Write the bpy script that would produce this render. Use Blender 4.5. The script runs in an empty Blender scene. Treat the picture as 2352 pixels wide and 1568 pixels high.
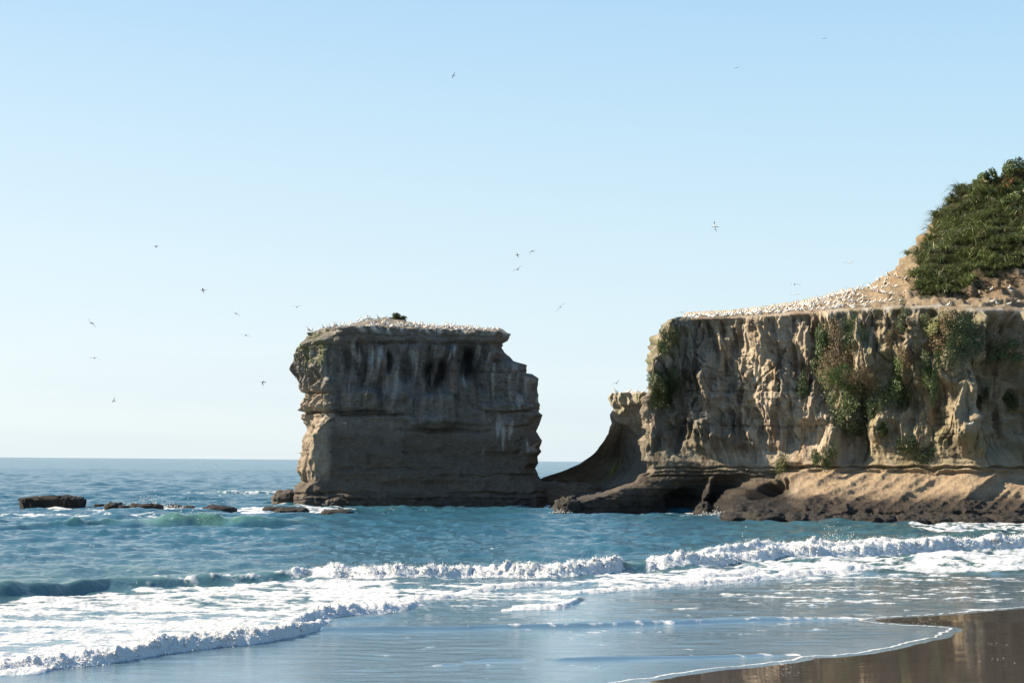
import bpy, math, random
import numpy as np
from mathutils import Matrix, Vector

random.seed(7)
RNG = np.random.default_rng(11)
scene = bpy.context.scene
COL = scene.collection

# ---------------------------------------------------------------- camera
CAM_H = 7.3
FPX = 3267.0            # focal length in units of a 2352 px wide frame (50 mm on 36 mm)
PITCH = math.radians(4.79)
ROLL = math.radians(0.43)
cam_d = bpy.data.cameras.new("camera")
cam = bpy.data.objects.new("camera", cam_d)
COL.objects.link(cam)
cam_d.sensor_width = 36.0
cam_d.lens = 36.0 * FPX / 2352.0
cam_d.clip_start = 0.5
cam_d.clip_end = 60000.0
CAMROT = (Matrix.Rotation(math.pi / 2 + PITCH, 3, 'X') @ Matrix.Rotation(ROLL, 3, 'Z'))
cam.matrix_world = Matrix.Translation((0, 0, CAM_H)) @ CAMROT.to_4x4()
scene.camera = cam
CR = np.array(CAMROT)

# ---------------------------------------------------------------- light, sky, exposure
SUN_EL = math.radians(33.0)
SUN_AZ = math.radians(86.0)       # from +Y (seaward) towards -X (left)
SUN_DIR = np.array([-math.sin(SUN_AZ) * math.cos(SUN_EL), math.cos(SUN_AZ) * math.cos(SUN_EL), math.sin(SUN_EL)])
world = bpy.data.worlds.new("World")
scene.world = world
world.use_nodes = True
wn, wl = world.node_tree.nodes, world.node_tree.links
bg = wn["Background"]
sky = wn.new("ShaderNodeTexSky")
sky.sky_type = 'NISHITA'
sky.sun_disc = False
sky.sun_elevation = SUN_EL
sky.sun_rotation = -SUN_AZ
sky.altitude = 0.0
sky.air_density = 1.0
sky.dust_density = 0.6
sky.ozone_density = 2.0
bg.inputs["Strength"].default_value = 0.064
# the clear, pale maritime sky of the place: the Nishita sky blended with an even whitening towards the horizon and the sun's side,
# and thin bands of cloud low over the sea
def wnode(t, **kw):
    q = wn.new(t)
    for k, v in kw.items(): setattr(q, k, v)
    return q
def wmath(op, a, b_=None):
    q = wnode("ShaderNodeMath", operation=op)
    for i, v in enumerate((a, b_)):
        if v is None: continue
        if isinstance(v, (int, float)): q.inputs[i].default_value = v
        else: wl.new(v, q.inputs[i])
    return q.outputs[0]
def wmix(f, c1, c2):
    q = wn.new("ShaderNodeMixRGB")
    for k, v in (("Fac", f), ("Color1", c1), ("Color2", c2)):
        if isinstance(v, tuple): q.inputs[k].default_value = (*v, 1)
        elif isinstance(v, (int, float)): q.inputs[k].default_value = v
        else: wl.new(v, q.inputs[k])
    return q.outputs["Color"]
tc = wn.new("ShaderNodeTexCoord")
sx = wn.new("ShaderNodeSeparateXYZ"); wl.new(tc.outputs["Generated"], sx.inputs["Vector"])
K = 6.3
grad = wn.new("ShaderNodeValToRGB"); wl.new(sx.outputs["Z"], grad.inputs["Fac"])
ge = grad.color_ramp.elements
ge[0].position = 0.0; ge[0].color = (.70, .83, .90, 1)
ge[1].position = 1.0; ge[1].color = (.10, .30, .70, 1)
for ps, cl in ((.06, (.73, .86, .915)), (.14, (.65, .835, .92)), (.24, (.525, .765, .925)), (.34, (.40, .67, .93)), (.55, (.20, .47, .85))):
    e_ = ge.new(ps); e_.color = (*cl, 1)
sd_n = wn.new("ShaderNodeMath"); sd_n.operation = 'MULTIPLY_ADD'; wl.new(sx.outputs["X"], sd_n.inputs[0]); sd_n.inputs[1].default_value = -.65; sd_n.inputs[2].default_value = .22; sd_n.use_clamp = True
hz = wn.new("ShaderNodeMapRange"); wl.new(sx.outputs["Z"], hz.inputs["Value"]); hz.inputs["From Min"].default_value = .42; hz.inputs["From Max"].default_value = .02
white = wmath('MULTIPLY', sd_n.outputs[0], hz.outputs["Result"])
pale = wmix(white, grad.outputs["Color"], (.93, .97, .98))
sc_ = wn.new("ShaderNodeVectorMath"); sc_.operation = 'SCALE'; wl.new(pale, sc_.inputs[0]); sc_.inputs["Scale"].default_value = K
mixsky = wmix(.86, sky.outputs["Color"], sc_.outputs["Vector"])
mp = wn.new("ShaderNodeMapping"); mp.inputs["Scale"].default_value = (2.0, 2.0, 30.0)
nz_ = wn.new("ShaderNodeTexNoise"); nz_.inputs["Scale"].default_value = 1.6; nz_.inputs["Detail"].default_value = 6.0
rmp = wn.new("ShaderNodeMapRange"); rmp.inputs["From Min"].default_value = 0.45; rmp.inputs["From Max"].default_value = 0.75
lo = wn.new("ShaderNodeMapRange"); lo.inputs["From Min"].default_value = 0.13; lo.inputs["From Max"].default_value = 0.03
wl.new(tc.outputs["Generated"], mp.inputs["Vector"]); wl.new(mp.outputs["Vector"], nz_.inputs["Vector"])
wl.new(nz_.outputs["Fac"], rmp.inputs["Value"]); wl.new(sx.outputs["Z"], lo.inputs["Value"])
cl_f = wmath('MULTIPLY', wmath('MULTIPLY', rmp.outputs["Result"], lo.outputs["Result"]), .5)
wl.new(wmix(cl_f, mixsky, (.70 * K, .80 * K, .88 * K)), bg.inputs["Color"])

sun_d = bpy.data.lights.new("sun", 'SUN')
sun_d.energy = 5.0
sun_d.angle = math.radians(0.5)
sun_d.color = (1.0, 0.85, 0.65)
sun = bpy.data.objects.new("sun", sun_d)
COL.objects.link(sun)
sun.rotation_euler = Vector(SUN_DIR).to_track_quat('Z', 'Y').to_euler()
sun.location = (-80, 40, 80)

vs = scene.view_settings
vs.view_transform = 'Standard'
vs.look = 'None'
vs.gamma = 1.0
vs.exposure = 1.4
vs.use_curve_mapping = False
scene.cycles.max_bounces = 6
scene.cycles.diffuse_bounces = 3
scene.cycles.glossy_bounces = 3
scene.cycles.use_denoising = True

# ---------------------------------------------------------------- helpers: projection
def A(*v):
    return [np.asarray(q, dtype=np.float64) for q in v]

def P(px, py, Y):
    """world point at depth Y seen at (px, py) of a 2352 x 1568 frame"""
    px, py, Y = A(px, py, Y)
    d = np.stack([(px - 1176.0) / FPX, -(py - 784.0) / FPX, -np.ones_like(px + py)], -1) @ CR.T
    k = Y / d[..., 1]
    return d * k[..., None] + np.array([0, 0, CAM_H])

def XZ(px, z, Y):
    """world point at height z and depth Y in column px"""
    p = P(px, 1060.0, Y)
    q = np.array(p)
    q[..., 2] = z
    return q

def G(px, py):
    px, py = A(px, py)
    d = np.stack([(px - 1176.0) / FPX, -(py - 784.0) / FPX, -np.ones_like(px + py)], -1) @ CR.T
    k = -CAM_H / d[..., 2]
    return d * k[..., None] + np.array([0, 0, CAM_H])

def proj(p):
    q = (np.asarray(p) - np.array([0, 0, CAM_H])) @ CR
    return 1176.0 + FPX * q[..., 0] / -q[..., 2], 784.0 - FPX * q[..., 1] / -q[..., 2]

def sstep(a, b, x):
    t = np.clip((x - a) / (b - a), 0, 1)
    return t * t * (3 - 2 * t)

# ---------------------------------------------------------------- helpers: noise
def _h(ix, iy, iz, s):
    with np.errstate(over='ignore'):
        h = (ix.astype(np.uint32) * np.uint32(374761393) + iy.astype(np.uint32) * np.uint32(668265263)
             + iz.astype(np.uint32) * np.uint32(2147483647) + np.uint32(s * 974711 + 17))
        h = (h ^ (h >> np.uint32(13))) * np.uint32(1274126177)
        h = (h ^ (h >> np.uint32(15))) * np.uint32(2246822519)
        h = h ^ (h >> np.uint32(16))
    return h

_g = np.random.default_rng(5).normal(size=(256, 3))
_g = (_g / np.linalg.norm(_g, axis=1)[:, None]).astype(np.float32)

def noise(x, y, z=0.0, s=0):
    """gradient noise, about -1..1"""
    x, y, z = np.broadcast_arrays(np.asarray(x, np.float32), np.asarray(y, np.float32), np.asarray(z, np.float32))
    fx, fy, fz = np.floor(x), np.floor(y), np.floor(z)
    ix, iy, iz = fx.astype(np.int32), fy.astype(np.int32), fz.astype(np.int32)
    x, y, z = x - fx, y - fy, z - fz
    u, v, w = (t * t * t * (t * (t * 6 - 15) + 10) for t in (x, y, z))
    r = 0
    for dx in (0, 1):
        for dy in (0, 1):
            for dz in (0, 1):
                g = _g[_h(ix + dx, iy + dy, iz + dz, s) & np.uint32(255)]
                d = g[..., 0] * (x - dx) + g[..., 1] * (y - dy) + g[..., 2] * (z - dz)
                r = r + d * (u if dx else 1 - u) * (v if dy else 1 - v) * (w if dz else 1 - w)
    return r * 1.6

def fbm(x, y, z=0.0, s=0, o=4, g=0.5, l=2.03):
    a, r, f, t = 1.0, 0.0, 1.0, 0.0
    for i in range(o):
        r = r + a * noise(x * f, y * f, z * f, s + i)
        t += a; a *= g; f *= l
    return r / t

def ridged(x, y, z=0.0, s=0, o=3):
    a, r, f, t = 1.0, 0.0, 1.0, 0.0
    for i in range(o):
        r = r + a * (1 - np.abs(noise(x * f, y * f, z * f, s + i)) * 2.0)
        t += a; a *= 0.5; f *= 2.1
    return r / t

def scallop(u, v, s=0, b=1.4, gt=.9, ht=.5):
    """hollows with sharp ridges between them: lower envelope of tilted bowls, one per jittered cell"""
    u, v = np.broadcast_arrays(np.asarray(u, np.float32), np.asarray(v, np.float32))
    iu, iv = np.floor(u).astype(np.int32), np.floor(v).astype(np.int32)
    best = np.full(u.shape, 9.0, np.float32)
    for du_ in (-1, 0, 1):
        for dv_ in (-1, 0, 1):
            h = _h(iu + du_, iv + dv_, np.zeros_like(iu), s)
            r = [((h >> np.uint32(8 * k)) & np.uint32(255)).astype(np.float32) / 255.0 for k in range(4)]
            a_, c_ = u - (iu + du_ + r[0]), v - (iv + dv_ + r[1])
            val = ht * (r[2] - .5) + gt * (r[3] - .5) * 2 * a_ + gt * .7 * (r[2] + r[1] - 1) * c_ + b * (a_ * a_ + c_ * c_)
            np.minimum(best, val, out=best)
    return best

def lerp(a, b, t):
    return a + (b - a) * t

def mixc(c, col, m):
    return c + (np.asarray(col)[None, :] - c) * np.clip(m, 0, 1)[:, None]

def smooth(a, n, axis, wrap=False):
    for _ in range(n):
        if wrap:
            a = 0.25 * np.roll(a, 1, axis) + 0.5 * a + 0.25 * np.roll(a, -1, axis)
        else:
            b = np.concatenate([np.take(a, [0], axis), a, np.take(a, [-1], axis)], axis)
            m = a.shape[axis]
            b = 0.25 * np.take(b, range(m), axis) + 0.5 * a + 0.25 * np.take(b, range(2, m + 2), axis)
            a = b
    return a

# ---------------------------------------------------------------- helpers: meshes
def raw_mesh(name, v, f, mat=None, smooth_=True, col=None, attrs=None):
    v = np.ascontiguousarray(v, np.float32).reshape(-1, 3)
    f = np.ascontiguousarray(f, np.int32)
    me = bpy.data.meshes.new(name)
    k = f.shape[1]
    me.vertices.add(len(v)); me.vertices.foreach_set("co", v.ravel())
    me.loops.add(f.size); me.loops.foreach_set("vertex_index", f.ravel())
    me.polygons.add(len(f)); me.polygons.foreach_set("loop_start", np.arange(0, f.size, k, dtype=np.int32))
    me.polygons.foreach_set("use_smooth", np.full(len(f), bool(smooth_)))
    me.update(calc_edges=True)
    if col is not None:
        c = np.ones((len(v), 4), np.float32); c[:, :col.shape[1]] = col
        a = me.attributes.new("Col", 'FLOAT_COLOR', 'POINT'); a.data.foreach_set("color", c.ravel())
    for n, arr in (attrs or {}).items():
        a = me.attributes.new(n, 'FLOAT', 'POINT'); a.data.foreach_set("value", np.ascontiguousarray(arr, np.float32).ravel())
    if mat is not None:
        me.materials.append(mat)
    return me

def grid_faces(R, C, wrap=False):
    i = np.arange(R * C, dtype=np.int32).reshape(R, C)
    if wrap:
        a, b = i[:-1], np.roll(i, -1, 1)[:-1]
        c, d = np.roll(i, -1, 1)[1:], i[1:]
    else:
        a, b, c, d = i[:-1, :-1], i[:-1, 1:], i[1:, 1:], i[1:, :-1]
    return np.stack([a, b, c, d], -1).reshape(-1, 4)

def link(name, me, parent=None, label=None, cat=None, group=None, kind=None, loc=None):
    o = bpy.data.objects.new(name, me)
    COL.objects.link(o)
    if parent is not None:
        o.parent = parent
    if loc is not None:
        o.location = loc
    for k, v in (("label", label), ("category", cat), ("group", group), ("kind", kind)):
        if v:
            o[k] = v
    return o

def dup(root, label=None, group=None):
    r = root.copy(); COL.objects.link(r)
    for ch in root.children:
        c = ch.copy(); COL.objects.link(c); c.parent = r
    if label: r["label"] = label
    if group: r["group"] = group
    return r

# ---------------------------------------------------------------- materials
def new_mat(name):
    m = bpy.data.materials.new(name); m.use_nodes = True
    return m, m.node_tree.nodes, m.node_tree.links, m.node_tree.nodes["Principled BSDF"]

def rock_material(name, bump=0.6):
    m, n, l, b = new_mat(name)
    at = n.new("ShaderNodeAttribute"); at.attribute_name = "Col"
    t = n.new("ShaderNodeTexCoord")
    n1 = n.new("ShaderNodeTexNoise"); n1.inputs["Scale"].default_value = 2.6; n1.inputs["Detail"].default_value = 9; n1.inputs["Roughness"].default_value = 0.65
    mpx = n.new("ShaderNodeMapping"); mpx.inputs["Scale"].default_value = (1.0, 1.0, 2.6)
    l.new(t.outputs["Object"], mpx.inputs["Vector"]); l.new(mpx.outputs["Vector"], n1.inputs["Vector"])
    mr = n.new("ShaderNodeMapRange"); mr.inputs["From Min"].default_value = 0.25; mr.inputs["From Max"].default_value = 0.75
    mr.inputs["To Min"].default_value = 0.66; mr.inputs["To Max"].default_value = 1.3
    l.new(n1.outputs["Fac"], mr.inputs["Value"])
    mx = n.new("ShaderNodeMixRGB"); mx.blend_type = 'MULTIPLY'; mx.inputs["Fac"].default_value = 1
    l.new(at.outputs["Color"], mx.inputs["Color1"]); l.new(mr.outputs["Result"], mx.inputs["Color2"])
    l.new(mx.outputs["Color"], b.inputs["Base Color"])
    rr = n.new("ShaderNodeMapRange"); rr.inputs["To Min"].default_value = 0.92; rr.inputs["To Max"].default_value = 0.42
    l.new(at.outputs["Alpha"], rr.inputs["Value"]); l.new(rr.outputs["Result"], b.inputs["Roughness"])
    b.inputs["Specular IOR Level"].default_value = 0.3
    bp = n.new("ShaderNodeBump"); bp.inputs["Strength"].default_value = bump; bp.inputs["Distance"].default_value = 0.26
    n2 = n.new("ShaderNodeTexNoise"); n2.inputs["Scale"].default_value = 4.5; n2.inputs["Detail"].default_value = 6; n2.inputs["Roughness"].default_value = 0.7
    mpy = n.new("ShaderNodeMapping"); mpy.inputs["Scale"].default_value = (1.0, 1.0, 0.22); l.new(t.outputs["Object"], mpy.inputs["Vector"]); l.new(mpy.outputs["Vector"], n2.inputs["Vector"])
    bp2 = n.new("ShaderNodeBump"); bp2.inputs["Strength"].default_value = bump * .8; bp2.inputs["Distance"].default_value = 0.2; l.new(n2.outputs["Fac"], bp2.inputs["Height"]); l.new(bp2.outputs["Normal"], bp.inputs["Normal"])
    l.new(n1.outputs["Fac"], bp.inputs["Height"]); l.new(bp.outputs["Normal"], b.inputs["Normal"])
    return m

M_ROCK = rock_material("sandstone", 0.9)
M_REEF = rock_material("wet_reef_rock", 0.9)

def leaf_material(name, c1, c2, c3=None, trans=0.25, rough=0.55):
    m, n, l, b = new_mat(name)
    at = n.new("ShaderNodeAttribute"); at.attribute_name = "tone"
    oi = n.new("ShaderNodeObjectInfo")
    cr = n.new("ShaderNodeValToRGB")
    e = cr.color_ramp.elements
    e[0].color = (*c1, 1); e[1].color = (*c2, 1)
    if c3:
        k = cr.color_ramp.elements.new(0.9); k.color = (*c2, 1); e[-1].color = (*c3, 1)
    l.new(at.outputs["Fac"], cr.inputs["Fac"])
    hs = n.new("ShaderNodeHueSaturation")
    mr = n.new("ShaderNodeMapRange"); mr.inputs["To Min"].default_value = 0.55; mr.inputs["To Max"].default_value = 1.6
    l.new(oi.outputs["Random"], mr.inputs["Value"]); l.new(mr.outputs["Result"], hs.inputs["Value"])
    l.new(cr.outputs["Color"], hs.inputs["Color"])
    l.new(hs.outputs["Color"], b.inputs["Base Color"])
    b.inputs["Roughness"].default_value = rough
    tr = n.new("ShaderNodeBsdfTranslucent"); l.new(hs.outputs["Color"], tr.inputs["Color"])
    ms = n.new("ShaderNodeMixShader"); ms.inputs[0].default_value = trans
    l.new(b.outputs[0], ms.inputs[1]); l.new(tr.outputs[0], ms.inputs[2])
    l.new(ms.outputs[0], n["Material Output"].inputs["Surface"])
    return m

def plain(name, c, rough=0.7):
    m, n, l, b = new_mat(name)
    t = n.new("ShaderNodeTexNoise"); t.inputs["Scale"].default_value = 9
    mr = n.new("ShaderNodeMapRange"); mr.inputs["To Min"].default_value = 0.8; mr.inputs["To Max"].default_value = 1.15
    mx = n.new("ShaderNodeMixRGB"); mx.blend_type = 'MULTIPLY'; mx.inputs["Fac"].default_value = 1; mx.inputs["Color1"].default_value = (*c, 1)
    l.new(t.outputs["Fac"], mr.inputs["Value"]); l.new(mr.outputs["Result"], mx.inputs["Color2"])
    l.new(mx.outputs["Color"], b.inputs["Base Color"]); b.inputs["Roughness"].default_value = rough
    return m

M_WHITE = plain("white_feathers", (0.60, 0.585, 0.55))
M_BUFF = plain("buff_head_feathers", (0.62, 0.42, 0.18))
M_DARK = plain("black_flight_feathers", (0.035, 0.033, 0.035))
M_BEAK = plain("grey_bill", (0.3, 0.33, 0.36))

# ================================================================= SEA
def wave_line(pts):
    p = np.array(pts, float)
    g = G(p[:, 0], p[:, 1])
    return g[:, 0], g[:, 1], p[:, 2], p[:, 3]

# each crest: foot points (px, py, height m, foam 0..1), length of the front, length of the back
WAVES = {
    "near": dict(p=[(-260, 1562, .35, 1), (0, 1545, .42, 1), (103, 1539, .5, 1), (239, 1526, .6, 1), (376, 1504, .68, 1), (513, 1486, .72, 1), (615, 1475, .75, 1), (690, 1457, .62, 1), (728, 1446, .35, 1), (745, 1440, 0, .6)], f=.9, b=2.2),
    "near_small": dict(p=[(-160, 1560, .2, 1), (0, 1554, .22, 1), (70, 1549, .2, 1), (103, 1545, .1, .8), (115, 1543, 0, 0)], f=.5, b=.8),
    "near_lobe": dict(p=[(640, 1438, 0, 1), (720, 1424, .55, 1), (800, 1416, .62, 1), (880, 1409, .5, 1), (935, 1402, .3, 1), (955, 1396, 0, .6)], f=1.0, b=3.0),
    "green": dict(p=[(-260, 1395, .85, .0), (0, 1379, .85, .03), (103, 1370, .85, .05), (239, 1355, .8, .12), (342, 1351, .62, .22), (478, 1344, .55, .3), (650, 1333, .5, .3), (720, 1329, .55, .6), (760, 1330, .5, .9), (800, 1331, 0, .5)], f=1.6, b=4.0),
    "break_mid": dict(p=[(705, 1334, 0, .6), (760, 1334, .6, .95), (900, 1333, .8, 1), (1054, 1328, .86, 1), (1191, 1327, .92, 1), (1276, 1327, .95, 1), (1362, 1322, 1.05, 1), (1420, 1315, 1.0, 1), (1436, 1312, .8, .2), (1452, 1311, .72, .0), (1486, 1309, .7, .1), (1500, 1308, .8, 1), (1639, 1300, .9, 1), (1749, 1291, 1.0, 1), (1822, 1283, 1.1, 1), (1931, 1280, 1.1, 1), (2041, 1275, 1.15, 1), (2187, 1268, 1.15, 1), (2352, 1258, 1.15, 1), (2700, 1240, 1.1, 1)], f=1.5, b=2.6),
    "break_back": dict(p=[(1590, 1283, 0, .5), (1640, 1276, .45, .9), (1740, 1267, .75, 1), (1800, 1264, .7, 1), (1900, 1262, .6, 1), (2000, 1256, .6, .9), (2120, 1251, .5, .9), (2352, 1243, .45, .9), (2700, 1230, .4, .9)], f=1.2, b=2.5),
    "line_right": dict(p=[(1290, 1368, 0, .4), (1350, 1364, .22, .7), (1450, 1356, .3, .9), (1566, 1347, .36, 1), (1676, 1340, .36, 1), (1822, 1325, .38, 1), (1968, 1316, .36, .95), (2077, 1312, .33, .9), (2224, 1310, .3, .8), (2352, 1310, .3, .8), (2700, 1300, .3, .8)], f=.7, b=1.4),
    "line_right_back": dict(p=[(1560, 1335, 0, .3), (1620, 1330, .3, .7), (1700, 1322, .34, .9), (1735, 1318, .3, .9), (1760, 1316, 0, .4)], f=.7, b=1.6),
    "curl": dict(p=[(1150, 1403, 0, .5), (1200, 1401, .18, .75), (1276, 1398, .26, .85), (1315, 1391, .3, .7), (1332, 1383, .3, .3), (1345, 1378, 0, .1)], f=.6, b=1.6),
    "mid_small": dict(p=[(905, 1382, 0, .5), (950, 1380, .25, .95), (1013, 1378, .32, 1), (1050, 1373, .26, .9), (1068, 1369, 0, .3)], f=.6, b=1.5),
    "mid_small_back": dict(p=[(1050, 1366, 0, .5), (1110, 1358, .28, .8), (1180, 1352, .34, .9), (1240, 1346, .3, .9), (1275, 1342, 0, .3)], f=.7, b=1.8),
    "dark_line": dict(p=[(735, 1449, .1, .02), (900, 1448, .15, .03), (1054, 1446.5, .15, .05), (1122, 1443.5, .15, .3), (1327, 1440.5, .13, .28), (1550, 1434.5, .12, .26), (1749, 1426.5, .1, .3), (1960, 1421.5, .05, .4), (1985, 1421, 0, .6)], f=.3, b=.7),
    "dark_line_back": dict(p=[(1200, 1434, 0, 0), (1330, 1432, .06, .05), (1500, 1428, .07, .1), (1700, 1420, .06, .1), (1850, 1415, 0, 0)], f=.3, b=.7),
    "ripple_a": dict(p=[(960, 1531, 0, 0), (1020, 1528, .05, .0), (1090, 1524, 0, 0)], f=.25, b=.5),
    "ripple_b": dict(p=[(1050, 1522, 0, 0), (1120, 1519, .08, .05), (1191, 1518, .05, .1), (1230, 1517, 0, 0)], f=.25, b=.5),
    "ripple_c": dict(p=[(1250, 1518, 0, 0), (1300, 1517, .08, .1), (1480, 1514, .08, .12), (1600, 1512, .07, .14), (1760, 1507, .05, .2), (1840, 1505, 0, .4)], f=.25, b=.5),
    "brown_lump": dict(p=[(715, 1429, 0, 0), (790, 1427, .18, .12), (860, 1423, .16, .12), (920, 1420, 0, 0)], f=.5, b=.9),
    "swell": dict(p=[(-260, 1226, .5, .0), (0, 1220, .7, .0), (110, 1216, .95, .02), (240, 1212, 1.2, .05), (330, 1212, 1.4, .06), (400, 1211, 1.6, .12), (440, 1210, 1.7, .16), (520, 1210, 1.4, .05), (620, 1210, 1.0, .0), (760, 1208, .4, 0), (950, 1206, 0, 0)], f=3.0, b=4.5),
    "swell_far": dict(p=[(300, 1138, 0, 0), (420, 1137, .6, .3), (560, 1135, .9, .35), (640, 1134, .7, .3), (700, 1133, 0, 0)], f=3.0, b=5.0),
    "stack_swell": dict(p=[(690, 1186, 0, 0), (780, 1182, .4, .12), (900, 1176, .6, .15), (960, 1175, .55, .12), (1060, 1178, .3, .1), (1150, 1180, 0, 0)], f=3.0, b=4.0),
    "left_hump": dict(p=[(40, 1328, 0, 0), (110, 1325, .5, .0), (200, 1322, .45, .03), (280, 1323, .6, .03), (340, 1325, .5, .02), (430, 1322, 0, 0)], f=2.0, b=3.5),
}

# landward (dry) side of the swash edge, in ground coordinates
EDGE_PX = [(2900, 1340), (2600, 1368), (2352, 1394), (2260, 1401), (2169, 1410), (2080, 1414), (2010, 1419), (1985, 1423.5),
           (2012, 1428.5), (2077, 1434.8), (2169, 1438), (2187, 1441), (2172, 1450), (2150, 1463), (2110, 1472), (2066, 1481), (2040, 1489), (1968, 1499.6), (1920, 1504),
           (1858, 1507), (1796, 1518), (1720, 1527), (1639, 1536), (1560, 1547), (1504, 1554), (1420, 1566), (1300, 1584), (1100, 1625), (800, 1700), (300, 1830), (-400, 2000)]
_e = np.array(EDGE_PX, float)
EDGE = G(_e[:, 0], _e[:, 1])[:, :2]
_lenE = np.r_[0, np.cumsum(np.hypot(*np.diff(EDGE, axis=0).T))]
_tt = np.linspace(0, _lenE[-1], 420)
EDGE = np.stack([np.interp(_tt, _lenE, EDGE[:, 0]), np.interp(_tt, _lenE, EDGE[:, 1])], -1)
EDGE = EDGE + np.stack([0.25 * noise(_tt * 0.55, 0.3, 0, 3) + 0.12 * noise(_tt * 1.7, .7, 0, 4), 0.35 * noise(_tt * 0.5, 2.3, 0, 5) + 0.2 * noise(_tt * 1.5, 5.7, 0, 6)], -1) * sstep(0, 4, _tt)[:, None]

def edge_sd(x, y):
    """distance to the swash edge, positive on the sand"""
    sh = x.shape
    x, y = x.ravel(), y.ravel()
    best = np.full(x.shape, 1e9); inside = np.zeros(x.shape, bool)
    poly = np.concatenate([EDGE, [[-400, -400], [600, -400], [600, EDGE[0, 1]]]])
    for i in range(len(EDGE) - 1):
        a, b = EDGE[i], EDGE[i + 1]
        d = b - a; L = d @ d
        t = np.clip(((x - a[0]) * d[0] + (y - a[1]) * d[1]) / max(L, 1e-9), 0, 1)
        np.minimum(best, (x - a[0] - t * d[0]) ** 2 + (y - a[1] - t * d[1]) ** 2, out=best)
    for i in range(len(poly)):
        a, b = poly[i], poly[(i + 1) % len(poly)]
        c = (a[1] > y) != (b[1] > y)
        if a[1] != b[1]:
            xi = (b[0] - a[0]) * (y - a[1]) / (b[1] - a[1]) + a[0]
            inside ^= c & (x < xi)
    d = np.sqrt(best)
    return np.where(inside, d, -d).reshape(sh)

# grid of the sea: fine near the shore, opening out to the horizon
rowsY = [38.0]
while rowsY[-1] < 30000:
    y = rowsY[-1]
    step = min(y * y / 10380.0 * 0.42, 0.5) if y < 250 else min(0.5 * (1 + (y - 250) / 40.0), 0.045 * y)
    rowsY.append(y + step)
rowsY = np.array(rowsY)
NC = 880
tanx = np.linspace(-0.54, 0.54, NC)
SX = rowsY[:, None] * tanx[None, :]
SY = np.repeat(rowsY[:, None], NC, 1)
SPX, SPY = proj(np.stack([SX, SY, np.zeros_like(SX)], -1))
near = SY < 320
sd = np.full(SX.shape, -100.0)
mnear = SY < 95
sd[mnear] = edge_sd(SX[mnear], SY[mnear])

# chop: many small crossing waves, calmer towards the beach
Z = np.zeros_like(SX)
amp_env = sstep(50, 130, SY) * 0.84 + 0.16
amp_env = amp_env * sstep(0.0, 9.0, -sd) * (1 - .75 * np.maximum(sstep(-34, -10, sd), sstep(1385, 1450, SPY)))
lim = np.searchsorted(rowsY, 900)
rr = np.random.default_rng(21)
for i in range(70):
    L = 0.9 * (14.0 ** rr.random())
    th = rr.normal(0, 0.6) + 0.12
    k = 2 * math.pi / L
    a = 0.0115 * L ** 0.66 * rr.uniform(.5, 1.2)
    ph = rr.uniform(0, 6.28)
    dirx, diry = math.sin(th), -math.cos(th)
    w = np.sin(k * (SX[:lim] * dirx + SY[:lim] * diry) + ph + 1.3 * noise(SX[:lim] / (L * 5), SY[:lim] / (L * 5), i * 3.1, 40))
    fade = np.clip(1.6 - rowsY[:lim, None] / (L * 160), 0, 1)
    Z[:lim] += amp_env[:lim] * fade * a * (w + 0.4 * (w * w - .5))
nr = np.searchsorted(rowsY, 112)
calmz = sstep(0.3, 3.0, -sd[:nr]) * np.maximum(sstep(-40, -10, sd[:nr]), sstep(1340, 1400, SPY[:nr])) * (1 - sstep(95, 110, SY[:nr]))
for i in range(26):
    L = .5 * (3.6 ** rr.random()); th = rr.normal(.03, .16); k = 2 * math.pi / L
    Z[:nr] += calmz * .0022 * L * rr.uniform(.5, 1.3) * (.25 + 1.5 * np.abs(noise(SX[:nr] / 3.2, SY[:nr] / 2.2, i * 1.7, 45))) * np.sin(k * (SX[:nr] * math.sin(th) - SY[:nr] * math.cos(th)) + rr.uniform(0, 6.28) + 3.2 * noise(SX[:nr] / 2.6, SY[:nr] / 2.2, i * 2.3, 46)) * np.clip(2.2 - rowsY[:nr, None] / (L * 75), 0, 1)
Z[:lim] += 0.22 * sstep(100, 200, SY[:lim]) * np.sin(2 * math.pi * SY[:lim] / 23 + 2.2 * noise(SX[:lim] / 60, SY[:lim] / 60, 0, 8))

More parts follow.
